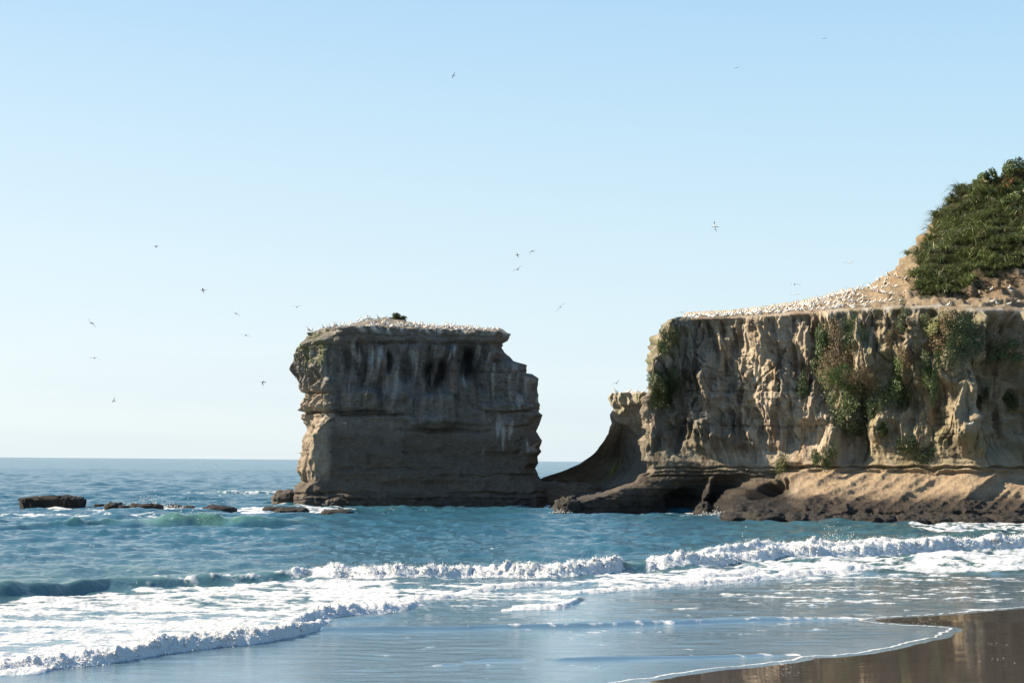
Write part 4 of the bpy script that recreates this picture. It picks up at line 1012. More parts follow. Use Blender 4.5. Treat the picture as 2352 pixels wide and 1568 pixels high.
c = mixc(c, (.26, .33, .05), .85 * np.exp(-(((px2 - 1408 + (py2 - 1078) * .55) / 5) ** 2 + ((py2 - 1078) / 15) ** 2)))
c = mixc(c, (.05, .045, .04), .85 * (1 - sstep(1.5, 3.0, V2a[:, 2])))
c = mixc(c, (.6, .57, .52), .7 * sstep(ZT2 - .25, ZT2, V2a[:, 2]))
link("rock_spur", raw_mesh("rock_spur", V2a, grid_faces(NZ2 + 10, rg.shape[1], True), M_ROCK, True, np.c_[c, np.zeros(len(c))]),
     label="lower flat topped spur sweeping down in a curve from the cliff end to the stack", cat="rock spur")

# ================================================================= REEF ROCKS
def rock(name, px0, px1, pytop, pybase, depth, label, group=None, seed=0, col=(.022, .019, .016), flat=.35, rough=1.0, res=(72, 40), over=0.0, box=.55):
    g0, g1 = G(px0, pybase), G(px1, pybase)
    Yc = .5 * (g0[1] + g1[1]) + depth * .5
    xc, half = float(P(.5 * (px0 + px1), pybase, Yc)[0]), .5 * abs(g1[0] - g0[0]) - .22 * rough
    h = float(P(.5 * (px0 + px1), pytop, Yc)[2]) + .4
    th = np.linspace(0, 2 * np.pi, res[0], endpoint=False)[None, :]; ph = np.linspace(-.35, np.pi / 2, res[1])[:, None]
    e1, e2 = box, flat
    sg = lambda v, e: np.sign(v) * np.abs(v) ** e
    cph, sph = sg(np.cos(ph), e2), sg(np.sin(ph), e2)
    x = half * sg(np.cos(th), e1) * cph; y = depth * .5 * sg(np.sin(th), e1) * cph; z = h * sph * np.ones_like(th)
    x = x * (1 + over * np.clip(z / max(h, .1), 0, 1))
    p = np.stack([x + 0 * z, y + 0 * z, z], -1)
    nn = p / (np.linalg.norm(p / np.array([half, depth * .5, max(h, .3)]), axis=2)[..., None] + 1e-6) / np.array([half, depth * .5, max(h, .3)])
    nn = nn / (np.linalg.norm(nn, axis=2)[..., None] + 1e-9)
    s = rough
    d = s * (.5 * fbm(p[..., 0] / 1.7 + seed, p[..., 1] / 1.7, p[..., 2] / 1.2, 400 + seed, 3) + .28 * (np.abs(noise(p[..., 0] / .6 + seed, p[..., 1] / .6, p[..., 2] / .5, 410)) - .2) + .14 * noise(p[..., 0] * .1, seed, p[..., 2] * 2.5, 411))
    p = p + nn * d[..., None]
    c = np.tile(np.array(col), (p.shape[0] * p.shape[1], 1))
    pf = p.reshape(-1, 3)
    c = mixc(c, np.array(col) * 1.7, .8 * sstep(0, .4, fbm(pf[:, 0] / 1.1, pf[:, 1] / 1.1, pf[:, 2] / .8, 420 + seed, 3)))
    c *= (1 + .3 * noise(pf[:, 0] / .35, pf[:, 1] / .35, pf[:, 2] / .3, 430))[:, None]
    me = raw_mesh(name, pf, grid_faces(res[1], res[0], True), M_REEF, True, np.c_[np.clip(c, .01, .5), np.full(len(c), .25)])
    return link(name, me, label=label, cat="rock", group=group, loc=(xc, Yc, 0))

GR_ = "low dark rocks breaking the surface in a line"
rock("reef_rock", 43, 196, 1147, 1167, 6.0, "long flat topped dark rock standing alone in the water, far left", GR_, 1, flat=.14, over=.05, res=(190, 60), rough=1.7, box=.32)
rock("reef_rock", 216, 240, 1163, 1166, 2.0, "smallest dark rock just right of the long flat topped rock", GR_, 2, rough=.5)
rock("reef_rock", 240, 280, 1161, 1172, 3.5, "humped dark rock with water behind it, second rock of the low row", GR_, 3, rough=.7)
rock("reef_rock", 273, 298, 1167, 1174, 2.0, "little wedge rock between the humped rock and the long low rock", GR_, 4, rough=.5)
rock("reef_rock", 292, 378, 1163, 1173, 4.5, "long low rounded rock with spray leaping behind it", GR_, 5, rough=.7)
rock("reef_rock", 384, 420, 1166, 1169, 2.0, "thin dark sliver of rock awash right of the spray", GR_, 6, rough=.35)
rock("reef_rock", 420, 450, 1167, 1170, 2.0, "second thin sliver of rock awash right of the spray", GR_, 12, rough=.3)
rock("reef_rock", 459, 545, 1168, 1178, 4.5, "low ragged rock tapering to the right in white foam", GR_, 7, rough=.7, flat=.5)
rock("reef_rock", 628, 712, 1173, 1184, 4.5, "ragged rock awash in foam in front of the stack's left foot", GR_, 8, rough=.7, flat=.5)
rock("reef_rock", 600, 690, 1170, 1174, 2.5, "thin flat rock behind the ragged rock before the stack", GR_, 13, rough=.35)
rock("reef_rock", 735, 815, 1177, 1184, 3.0, "thin rock tapering right below the stack's front, last of the row", GR_, 9, rough=.45, flat=.6)
rock("foot_rock", 624, 690, 1132, 1158, 8.0, "sloping dark rock leaning against the left foot of the stack", None, 10, flat=.55, col=(.065, .055, .047))
rock("rock_shelf", 1130, 1395, 1112, 1162, 16.0, "low brown rock shelf joining the stack's right foot to the spur", None, 11, flat=.5, col=(.12, .09, .06), res=(140, 60), rough=1.6)
rock("shore_rock", 1268, 1340, 1148, 1181, 7.0, "dark wet rock at the waterline under the cliff's left toe", None, 14, flat=.7, res=(90, 44), col=(.03, .026, .021), rough=1.8, box=.9)
rock("shore_rock", 1590, 1640, 1163, 1182, 5.0, "dark boulder at the foot of the buttress between the two caves", None, 15, flat=.8, col=(.024, .02, .017), rough=1.3, box=.9)
k = 0
for p0, p1, yt, yb_, lab in [(1668, 1712, 1176, 1199, "dark rock ending the shelf on its left, beside the larger cave"), (1716, 1790, 1172, 1201, "broad dark rock in front of the shelf's left end"),
                             (1800, 1850, 1180, 1202, "knobbly dark rock below the pale buttress"), (1862, 1900, 1182, 1203, "small dark rock below the green streaked buttress"),
                             (1912, 1945, 1184, 1203, "narrow dark rock with a white splash beside it"), (1960, 2040, 1182, 1203, "broad dark rock in the middle of the shelf's edge"),
                             (2056, 2110, 1184, 1203, "rounded dark rock before the brown apron"), (2130, 2168, 1187, 1203, "small rounded rock in the foam below the apron"),
                             (2190, 2260, 1183, 1202, "low dark rock with foam washing round it"), (2285, 2350, 1180, 1201, "low dark rock at the frame's edge, rightmost along the shelf")]:
    k += 1
    rock("shore_rock", p0 - 16, p1 + 16, yt + 9, yb_, 7.0, lab, "dark rocks along the foot of the cliff", 20 + k, flat=.6, col=(.020, .017, .014), rough=1.3, res=(76, 40), box=.8)

# ================================================================= PLANTS
def blades(n_, hmin, hmax, w, spread, seed, arch=.5, seg=3):
    r = np.random.default_rng(seed)
    V, F, T = [], [], []
    for i in range(n_):
        az = r.uniform(0, 6.283); lean = r.uniform(.05, 1) * spread; Lh = r.uniform(hmin, hmax); bw = w * r.uniform(.7, 1.3)
        b0 = np.array([math.cos(az), math.sin(az), 0]) * r.uniform(0, .25) * hmax * .5
        o = np.array([math.cos(az), math.sin(az), 0]); sd_ = np.array([-math.sin(az + r.normal(0, .8)), math.cos(az), 0])
        tone = np.clip(r.normal(.5, .25), 0, 1)
        s0 = len(V)
        for k in range(seg + 1):
            t = k / seg
            a_ = lean + arch * t * t * r.uniform(.7, 1.2)
            p = b0 + o * Lh * t * math.sin(a_) + np.array([0, 0, Lh * t * math.cos(a_)])
            ww = bw * (1 - t ** 2 * .92)
            V += [p - sd_ * ww, p + sd_ * ww]; T += [tone, tone]
        for k in range(seg):
            F.append((s0 + 2 * k, s0 + 2 * k + 1, s0 + 2 * k + 3, s0 + 2 * k + 2))
    return np.array(V), np.array(F), np.array(T)

def leaf_ball(n_, seed, size=.12, shell=.55, hang=0.0, lumps=5):
    r = np.random.default_rng(seed)
    cs = r.normal(0, .42, (lumps, 3)); rs = r.uniform(.35, .62, lumps)
    d = r.normal(size=(n_, 3)); d /= np.linalg.norm(d, axis=1)[:, None]
    k = r.integers(0, lumps, n_)
    p = cs[k] + d * (rs[k] * r.uniform(shell, 1.05, n_))[:, None]
    p[:, 2] -= hang * r.random(n_) ** 2
    nn = d + r.normal(0, .6, (n_, 3)); nn /= np.linalg.norm(nn, axis=1)[:, None]
    t = np.cross(nn, r.normal(size=(n_, 3))); t /= np.linalg.norm(t, axis=1)[:, None]; bt = np.cross(nn, t)
    s = (size * r.uniform(.6, 1.4, n_))[:, None]
    V = np.stack([p - t * s, p - bt * s * .6 + nn * s * .1, p + t * s, p + bt * s * .6 + nn * s * .1], 1).reshape(-1, 3)
    F = np.arange(n_ * 4).reshape(-1, 4)
    return V, F, np.repeat(np.clip(r.normal(.5, .25, n_), 0, 1), 4)

M_FLAX = leaf_material("flax_leaf", (.036, .052, .018), (.15, .18, .065), (.50, .44, .25), .25, .36)
M_SHRUB = leaf_material("shrub_leaf", (.022, .036, .012), (.075, .105, .032), None, .25, .5)
M_BRIGHT = leaf_material("bright_shrub_leaf", (.028, .048, .012), (.075, .115, .030), None, .3, .5)
M_OLIVE = leaf_material("olive_grass", (.055, .065, .020), (.14, .15, .05), (.26, .20, .10), .3)
M_DRY = leaf_material("dry_brown_growth", (.07, .052, .028), (.19, .145, .075), None, .2, .8)
M_RED = leaf_material("rusty_growth", (.12, .045, .02), (.24, .10, .045), None, .2, .8)
M_WOOD = plain("shrub_wood", (.10, .075, .055), .9)

def stem_mesh(name, n_, h, r0, seed):
    r = np.random.default_rng(seed); V, F = [], []
    for i in range(n_):
        az = r.uniform(0, 6.28); l_ = r.uniform(.1, .6); s0 = len(V); e = np.array([math.cos(az) * l_, math.sin(az) * l_, 1]) * h * r.uniform(.7, 1.1)
        for t, rad in ((0, r0), (.5, r0 * .7), (1, r0 * .3)):
            for q in range(4):
                V.append(e * t + rad * np.array([math.cos(q * 1.571), math.sin(q * 1.571), 0]))
        for k in range(2):
            for q in range(4):
                F.append((s0 + 4 * k + q, s0 + 4 * k + (q + 1) % 4, s0 + 4 * k + 4 + (q + 1) % 4, s0 + 4 * k + 4 + q))
    return raw_mesh(name, np.array(V), np.array(F), M_WOOD, True)

# nearest point of the headland surface to a frame position
fx_, fy_ = proj(CLIFF)
dn_ = np.cross(np.gradient(CLIFF, axis=1), np.gradient(CLIFF, axis=0)); dn_ /= np.linalg.norm(dn_, axis=2)[..., None] + 1e-9
if dn_[HR // 2, HC // 2, 1] > 0: dn_ = -dn_
vis_rows = (tr_ < 15.05)
fyv = np.where(vis_rows[:, None], fy_, 1e9)
def on_cliff(px, py, rmin=0.0, rmax=15.05, proud=False):
    ok = (tr_ >= rmin) & (tr_ <= rmax)
    if proud:
        near_ = ok[:, None] & ((fx_ - px) ** 2 + (fy_ - py) ** 2 < 13 ** 2)
        if near_.any():
            i, j = np.unravel_index(np.argmin(np.where(near_, CLIFF[..., 1], 1e9)), near_.shape)
            q = XZ(px, float(P(px, py, CLIFF[i, j, 1])[2]), float(CLIFF[i, j, 1]))
            return q, dn_[i, j]
    d = np.where(ok[:, None], (fx_ - px) ** 2 + (fy_ - py) ** 2, 1e12)
    i, j = np.unravel_index(np.argmin(d), d.shape)
    return CLIFF[i, j], dn_[i, j]

# ---- flax on the hill: every bush a thing, its strap leaves one part
flax_protos = []
for s in range(4):
    v, f, t = blades(90, .9, 1.9, .06, .85, 500 + s, .8)
    root = bpy.data.objects.new("flax_bush", raw_mesh("flax_crown_base", *[q for q in blades(10, .3, .6, .1, 1.0, 520 + s)[:2]], M_DRY, True))
    COL.objects.link(root)
    root["label"] = "dark green flax bush"; root["category"] = "flax bush"
    lv = link("leaves", raw_mesh("flax_leaves", v, f, M_FLAX, True, None, {"tone": t}), root, kind="stuff")
    flax_protos.append(root)
msk = in_poly(fx_, fy_, poly) & (tr_ > NWALL + .2)[:, None] & (tr_ < 15.6)[:, None]
ci = np.argwhere(msk); RNG.shuffle(ci)
taken = []
for i, j in ci:
    p = CLIFF[i, j]
    if all((p[0] - q[0]) ** 2 + (p[1] - q[1]) ** 2 + (p[2] - q[2]) ** 2 > .98 for q in taken):
        taken.append(p)
    if len(taken) >= 295: break
used = [False] * 4
def put_flax(p, sc, label):
    k = random.randrange(4)
    if not used[k]:
        o = flax_protos[k]; used[k] = True
    else:
        o = dup(flax_protos[k])
    o["label"] = label; o["group"] = "flax bushes covering the hillside"
    o.location = (p[0], p[1], p[2] - .1); o.rotation_euler = (random.uniform(-.15, .15), random.uniform(-.15, .15), random.uniform(0, 6.28)); o.scale = (sc, sc, sc)
for p in taken:
    qx_, qy_ = proj(p)
    if qy_ > 640: lab = "dark flax bush at the lower edge of the thicket, above the bare ground"
    elif qy_ < 470: lab = "flax bush high on the hill's skyline edge, leaves against the sky"
    elif qx_ < 2160: lab = "flax bush on the thicket's outer edge beside the orange bare bank"
    else: lab = "flax bush inside the hillside thicket, " + ("upper" if qy_ < 520 else "middle" if qy_ < 585 else "lower") + " part, " + ("towards its left edge" if qx_ < 2190 else "half way across" if qx_ < 2265 else "towards the frame's right edge")
    put_flax(p, random.choice((.65, .85, 1.1, 1.3, 1.5)) * random.uniform(.9, 1.1), lab)
for (px, py, sc, lab) in [(2085, 572, .95, "small lone flax tuft on the skyline ledge, apart from the thicket"), (2118, 552, .6, "smaller flax tuft up the bank from the lone skyline tuft"), (2096, 655, .6, "dry little flax tuft at the left foot of the thicket")]:
    p, _ = on_cliff(px, py + 12, NWALL + .2, 15.0)
    put_flax(p, sc, lab)

# ---- low growth on the hilltop (uncountable) in three tones
def scatter_growth(name, pg, cnt, mat, hmin, hmax, label, w=.03, seed=0):
    mk = in_poly(fx_, fy_, np.array(pg, float)) & (tr_ > NWALL + .2)[:, None] & (tr_ < 15.9)[:, None]
    idx = np.argwhere(mk)
    if not len(idx): return
    r = np.random.default_rng(seed)
    bv, bf, bt = blades(9, hmin, hmax, w, .9, 600 + seed, .5, 2)
    pick = idx[r.integers(0, len(idx), cnt)]
    Vs, Fs, Ts = [], [], []
    for q, (i, j) in enumerate(pick):
        a = r.uniform(0, 6.28); s = r.uniform(.6, 1.3)
        p = CLIFF[i, j] + r.normal(0, .12, 3) * np.array([1, 1, 0])
        R_z = np.array([[math.cos(a), -math.sin(a), 0], [math.sin(a), math.cos(a), 0], [0, 0, 1]])
        Vs.append(bv @ R_z.T * s + p); Fs.append(bf + q * len(bv)); Ts.append(np.clip(bt + r.normal(0, .2), 0, 1))
    link(name, raw_mesh(name, np.concatenate(Vs), np.concatenate(Fs), mat, True, None, {"tone": np.concatenate(Ts)}), kind="stuff", label=label, cat="grass")
scatter_growth("hill_grass", [(2150, 440), (2210, 410), (2360, 372), (2450, 372), (2450, 480), (2300, 465), (2230, 450)], 3600, M_OLIVE, .4, 1.1, "olive grass and low scrub over the hilltop", .05, 1)
scatter_growth("green_undergrowth", [(2270, 440), (2450, 400), (2450, 500), (2300, 480)], 1500, M_BRIGHT, .4, 1.0, "brighter green growth high on the hill", .06, 2)
scatter_growth("rusty_growth", [(2290, 410), (2360, 398), (2450, 400), (2450, 412), (2360, 415), (2300, 425)], 500, M_RED, .3, .6, "rusty red growth in a strip below the hilltop", .05, 3)
scatter_growth("dry_grass", [(2200, 672), (2290, 640), (2430, 610), (2430, 640), (2300, 668), (2210, 690)], 900, M_DRY, .1, .3, "dry brown grass below the flax on the right slope", .03, 4)

# ---- shrubs
def shrub(name, px, py, w_m, h_m, mat, label, cat="shrub", group=None, seed=0, hang=0.0, n_=520, rmin=0.0, sz=.115, out=-.35):
    p, nn = on_cliff(px, py, rmin, 15.05, rmin < 10)
    v, f, t = leaf_ball(n_, 700 + seed, sz / max(.5, min(w_m, h_m)), .5, hang, random.randint(4, 8))
    root = bpy.data.objects.new(name, stem_mesh("branches", 5, .7, .05, 800 + seed)); COL.objects.link(root)
    root["label"] = label; root["category"] = cat
    if group: root["group"] = group
    link("foliage", raw_mesh("foliage", v, f, mat, True, None, {"tone": t}), root, kind="stuff")
    nh = Vector((nn[0], nn[1], 0)).normalized() if abs(nn[0]) + abs(nn[1]) > .01 else Vector((0, -1, 0))
    root.location = Vector(p) + nh * (out * .5)
    root.scale = (w_m * .95, min(w_m, h_m) * .48, h_m * .95)
    root.rotation_euler = (0, 0, math.atan2(nh.y, nh.x) + math.pi / 2)
    return root
GS = "shrubs clinging to the cliff face"
SH = [  # px, py, width m, height m, material, label, hang
    (1526, 885, 3.8, 4.2, M_SHRUB, "largest dark shrub hanging on the cliff's left corner", .4),
    (1506, 872, 1.6, 1.8, M_SHRUB, "shrub jutting left from the cliff corner against the sky", .2),
    (1545, 870, 2.6, 3.0, M_SHRUB, "brownish shrub right of the big corner shrub", .3),
    (1530, 905, 2.2, 2.4, M_SHRUB, "lower lobe of growth below the big corner shrub", .5),
    (1540, 778, 1.6, 2.6, M_OLIVE, "mossy olive growth on the upper left cliff edge", .4),
    (1522, 800, 1.0, 1.8, M_OLIVE, "mossy olive tuft on the left cliff edge, lower than the upper patch", .3),
    (1897, 778, 1.9, 3.6, M_BRIGHT, "tall narrow green shrub near the top of the pale face", .5),
    (1893, 835, 1.8, 3.4, M_SHRUB, "dark hanging shrub directly below the tall narrow one", .6),
    (1857, 878, 1.4, 2.4, M_SHRUB, "small grey green bush alone on the pale face", .4),
    (1930, 815, 3.0, 4.4, M_DRY, "brown and green straggling shrub right of the hanging dark one", .5),
    (1990, 745, 3.4, 3.6, M_SHRUB, "rounded grey green bush just under the cliff rim", .3),
    (1965, 880, 4.6, 2.4, M_BRIGHT, "green bush spreading along a sloping ledge at mid cliff", .3),
    (1935, 915, 2.4, 2.8, M_BRIGHT, "green bush at the lower left end of the sloping ledge", .4),
    (2000, 862, 3.0, 2.6, M_DRY, "reddish brown bush on the right end of the sloping ledge", .3),
    (2050, 855, 3.0, 3.0, M_BRIGHT, "rounded green bush above the hanging curtain", .5),
    (2030, 905, 3.0, 2.6, M_SHRUB, "dark green curtain hanging over a ledge at mid cliff", .7),
    (2080, 915, 1.8, 2.0, M_BRIGHT, "short green curtain right of the dark hanging one", .6),
    (1980, 960, 2.0, 2.8, M_SHRUB, "dark clump in the hollow beside the pale buttress", .6),
    (1960, 985, 1.2, 1.4, M_BRIGHT, "small green clump on top of the pale buttress", .2),
    (2005, 930, 1.6, 2.4, M_SHRUB, "dark hanging clump left of the bare yellow wall", .7),
    (2035, 988, 1.6, .9, M_SHRUB, "small dark tuft on a ledge near the middle of the lower wall", .2),
    (2108, 1022, 2.8, 2.4, M_BRIGHT, "olive green clump low on the cliff wall", .5),
    (2125, 840, 2.0, 2.6, M_BRIGHT, "green bush trailing points down the yellow wall", .7),
    (2150, 848, 1.2, 2.4, M_BRIGHT, "narrow trailing green clump pointing down the yellow wall", .9),
    (2095, 810, 2.6, 2.2, M_DRY, "dry brown patch of growth above the trailing bush", .3),
    (2205, 745, 5.2, 2.6, M_BRIGHT, "broad bright green bush just below the rim, largest near the top right", .2),
    (2240, 775, 4.8, 3.4, M_SHRUB, "dark green lower half of the growth below the broad bright bush", .4),
    (2200, 800, 3.0, 2.4, M_SHRUB, "green lobe trailing left below the dark growth", .4),
    (2155, 770, 3.6, 3.0, M_DRY, "dry brown growth left of the broad bright bush", .3),
    (2130, 745, 2.6, 2.0, M_OLIVE, "olive tufts under the white ledge", .2),
    (2280, 805, 2.8, 2.2, M_DRY, "dry brown growth right of the dark green bush", .3),
    (2325, 802, 3.0, 1.8, M_BRIGHT, "green tuft on the ledge at the far right", .3),
    (2262, 905, 1.4, 1.6, M_SHRUB, "dark clump on the shaded right wall", .5),
    (2325, 905, 2.0, 1.6, M_SHRUB, "dark trailing clumps on the shaded wall near the frame's edge", .6),
    (1890, 1042, 1.6, 2.2, M_BRIGHT, "grassy green streak down the side of the pale buttress", .5),
    (1795, 1066, 1.6, 1.6, M_OLIVE, "thin olive growth on the strata above the larger cave", .7),
    (2075, 740, 1.8, 2.2, M_SHRUB, "dark shrub in the shaded cleft below the rim", .4),
    (2055, 770, 1.4, 2.0, M_DRY, "brown shrub lower in the shaded cleft", .4),
]
for i, (px, py, w_, h_, mt, lab, hg) in enumerate(SH):
    shrub("cliff_shrub", px, py, w_, h_, mt, lab, "shrub", GS, i, hg, int(600 + 240 * w_ * h_), 3.0)
GH = "bushes along the hill's skyline"
for i, (px, py, w_, h_, mt, lab) in enumerate([(2306, 388, 3.4, 2.4, M_SHRUB, "highest rounded bush on the hilltop skyline"), (2340, 384, 2.2, 2.0, M_SHRUB, "bush right of the highest one on the hilltop"),
                                               (2275, 402, 2.6, 1.8, M_SHRUB, "bush left of the highest one, lower on the skyline"), (2250, 412, 2.0, 1.4, M_BRIGHT, "smallest green bush down the skyline from the summit bushes")]):
    shrub("hilltop_bush", px, py, w_, h_, mt, lab, "bush", GH, 60 + i, 0, 1100, NWALL + 1, .2, 0).location.z += h_ * .28

GL = "low mixed shrubs over the hilltop"
hs = [(2225, 432, 1.5, 1.1, 0), (2240, 425, 1.2, .9, 1), (2262, 420, 1.6, 1.1, 0), (2280, 428, 1.4, .9, 2), (2298, 418, 1.5, 1.1, 1), (2316, 412, 1.7, 1.0, 0), (2335, 404, 1.6, 1.2, 1), (2348, 412, 1.5, .9, 3),
      (2325, 425, 1.4, .8, 3), (2305, 432, 1.3, .8, 3), (2270, 440, 1.5, .9, 1), (2250, 446, 1.3, .9, 0), (2290, 448, 1.7, 1.1, 1), (2312, 446, 1.6, 1.1, 1), (2334, 440, 1.7, 1.2, 1), (2350, 446, 1.6, 1.2, 1), (2218, 448, 1.2, .8, 2), (2235, 460, 1.3, .8, 0), (2265, 462, 1.3, .9, 2), (2320, 462, 1.5, 1.0, 1), (2345, 468, 1.5, 1.0, 1)]
for i, (px, py, w_, h_, q) in enumerate(hs):
    shrub("hill_shrub", px, py, w_, h_, (M_OLIVE, M_BRIGHT, M_DRY, M_RED)[q], ("olive grey low shrub on the hill above the flax", "bright green low shrub on the hill above the flax", "dry brown low shrub on the hill above the flax", "rusty red low shrub in a strip near the hilltop")[q], "shrub", GL, 100 + i, 0, 420, NWALL + 1, .15, 0).location.z += h_ * .15

# ---- dark bush on the stack
bp_ = P(*zpx(950, 128), 236.0)
v, f, t = leaf_ball(1500, 901, .16, .3, 0, 6)
root = link("stack_bush", stem_mesh("bush_branches", 9, .7, .05, 902), label="lone dark bush on the mound at the top of the stack", cat="bush")
link("foliage", raw_mesh("bush_foliage", v, f, M_OLIVE, True, None, {"tone": t * .3}), root, kind="stuff")
root.scale = (1.35, 1.1, .8); root.location = (bp_[0] - .3, 235.5, bp_[2] - .3)
tv, tf, _ = blades(14, .8, 1.6, .02, 1.3, 905, .4, 2)
tw = link("dead_twigs", raw_mesh("dead_twigs", tv, tf, M_WOOD, True), root); tw.location = (-.8, 0, -.3)

# ================================================================= BIRDS
def lathe(prof, n_=8, squash=1.0):
    """closed tube through (centre xyz, radius) stations"""
    V, F = [], []
    for k, (c0, r0) in enumerate(prof):
        c0 = np.array(c0, float)
        a = np.array(prof[min(k + 1, len(prof) - 1)][0], float) - np.array(prof[max(k - 1, 0)][0], float)
        a /= np.linalg.norm(a) + 1e-9
        u = np.cross(a, (0, 1, 0)); u /= np.linalg.norm(u) + 1e-9; w = np.cross(a, u)
        for q in range(n_):
            th = 2 * math.pi * q / n_
            V.append(c0 + r0 * (math.cos(th) * u + squash * math.sin(th) * w))
    for k in range(len(prof) - 1):
        for q in range(n_):
            F.append((k * n_ + q, k * n_ + (q + 1) % n_, (k + 1) * n_ + (q + 1) % n_, (k + 1) * n_ + q))
    F.append(tuple(range(n_)[:4])); 
    return np.array(V), np.array(F)

def wing_mesh(pts, chords, thick=.02):
    """thin but solid wing along pts (spine) with chord lengths along x"""
    V, F = [], []
    for (p, c0) in zip(pts, chords):
        p = np.array(p, float)
        V += [p + (c0 * .5, 0, 0), p + (0, 0, thick), p - (c0 * .5, 0, 0), p - (0, 0, thick)]
    for k in range(len(pts) - 1):
        for q in range(4):
            F.append((4 * k + q, 4 * k + (q + 1) % 4, 4 * k + 4 + (q + 1) % 4, 4 * k + 4 + q))
    e = 4 * (len(pts) - 1)
    F += [(0, 1, 2, 3), (e, e + 1, e + 2, e + 3)]
    return np.array(V), np.array(F)

def make_gannet(kind):
    # x forward
    if kind == "stand":
        body = lathe([((-.36, 0, .12), .03), ((-.22, 0, .19), .09), ((-.02, 0, .28), .145), ((.14, 0, .38), .125), ((.2, 0, .5), .075), ((.215, 0, .6), .055)])
        head = lathe([((.205, 0, .57), .055), ((.22, 0, .66), .065), ((.25, 0, .72), .062), ((.29, 0, .73), .035)])
        beak = lathe([((.285, 0, .725), .03), ((.35, 0, .715), .018), ((.41, 0, .70), .006)], 5)
        wy, wz0, wz1 = .105, .36, .14
    else:
        body = lathe([((-.42, 0, .10), .03), ((-.25, 0, .13), .10), ((0, 0, .16), .155), ((.2, 0, .2), .12), ((.28, 0, .27), .07), ((.30, 0, .34), .055)])
        head = lathe([((.295, 0, .32), .055), ((.31, 0, .39), .066), ((.34, 0, .43), .06), ((.38, 0, .43), .034)])
        beak = lathe([((.375, 0, .428), .03), ((.44, 0, .415), .018), ((.5, 0, .40), .006)], 5)
        wy, wz0, wz1 = .12, .2, .12
    root = bpy.data.objects.new("gannet", raw_mesh("gannet_body", *body, M_WHITE)); COL.objects.link(root)
    link("head", raw_mesh("gannet_head", *head, M_BUFF), root)
    link("beak", raw_mesh("gannet_beak", *beak, M_BEAK), root)
    for s in (-1, 1):
        v, f = wing_mesh([(.12, s * wy, wz0), (-.1, s * (wy + .035), (wz0 + wz1) / 2), (-.32, s * (wy - .02), wz1 + .02)], [.1, .1, .05], .07)
        link("wing", raw_mesh("gannet_wing", v, f, M_WHITE), root)
    v, f = wing_mesh([(-.24, 0, wz1 + .07), (-.42, 0, wz1), (-.56, 0, wz1 - .04)], [.06, .05, .02], .035)
    v2 = v.copy(); v2[:, 1] += np.tile([0, .06, 0, -.06], 3)
    link("tail", raw_mesh("gannet_tail", v2, f, M_DARK), root)
    return root
protos = [make_gannet("stand"), make_gannet("sit")]
pused = [False, False]
def put_gannet(p, label, group, k=None, sc=1.0, yaw=None):
    k = random.choice((0, 0, 1)) if k is None else k
    if not pused[k]: o = protos[k]; pused[k] = True
    else: o = dup(protos[k])
    o["label"] = label; o["category"] = "gannet"; o["group"] = group
    o.location = (p[0], p[1], p[2] - .02)
    o.rotation_euler = (0, 0, random.choice((0, math.pi)) + random.uniform(-1.0, 1.0) if yaw is None else yaw)
    o.scale = (sc, sc, sc)
    return o
# stack: find the cap surface under a position
def stack_z(x, y):
    d = (capf[:, 0] - x) ** 2 + (capf[:, 1] - y) ** 2
    return capf[np.argmin(d), 2]
GST = "gannets standing on top of the sea stack"
def stack_bird(zx, Yd, label, k=None):
    x = float(P(*zpx(zx, 180), Yd)[0])
    put_gannet((x, Yd, stack_z(x, Yd)), label, GST, k, random.uniform(.9, 1.08))
stack_bird(322, 228.2, "gannet alone on the stack's sloping left shoulder, leftmost bird of the stack", 0)
stack_bird(342, 228.6, "gannet second from the left on the stack's sloping shoulder", 0)
stack_bird(1640, 227.6, "rightmost gannet standing at the stack's flat right end", 0)
stack_bird(1607, 227.8, "gannet second from the stack's flat right end", 0)
stack_bird(1555, 228.2, "gannet third from the stack's flat right end", 0)
stack_bird(1092, 231, "tall upright gannet just right of the lone dark bush on the stack", 0)
stack_bird(1283, 230, "upright gannet standing higher than its neighbours right of the stack's middle", 0)
for zx in (390, 425, 440, 455, 475, 492, 505, 520, 533, 547, 560, 575, 590, 606):
    stack_bird(zx + random.uniform(-4, 4), random.uniform(227.4, 229.5), "white gannet in the row along the stack's left rim below the mound")
for zx in (625, 668, 680, 695, 720, 735, 752, 805, 850):
    stack_bird(zx, random.uniform(232.5, 235), "white gannet up on the mound left of the lone bush on the stack")
for zx in list(np.linspace(715, 1010, 34)):
    stack_bird(zx + random.uniform(-5, 5), random.choice((227.6, 228.2, 229.2, 230.2)) + random.uniform(-.3, .3), "white gannet in the crowd below the mound at the middle of the stack")
for zx in list(np.linspace(1020, 1330, 26)):
    stack_bird(zx + random.uniform(-6, 6), random.choice((227.8, 229, 230.5)) + random.uniform(-.3, .3), "white gannet among those right of the lone bush on the stack")
for zx in list(np.linspace(1340, 1500, 17)):
    stack_bird(zx + random.uniform(-4, 4), random.uniform(227.6, 229.4), "white gannet in the thinning row towards the stack's right end")
# spur
for px, lab in [(1414, "gannet alone at the left tip of the low spur"), (1446, "upright gannet in the middle of the low spur's top")]:
    put_gannet((float(P(px, 900, 238)[0]), 238, ZT2 + .08), lab, "gannets on the low spur", 0)
for px in (1440, 1453, 1459, 1468, 1477):
    put_gannet((float(P(px, 900, 238)[0]), 238 + random.uniform(-.5, .8), ZT2 + .08), "gannet resting in the small cluster beside the cliff on the low spur", "gannets on the low spur")
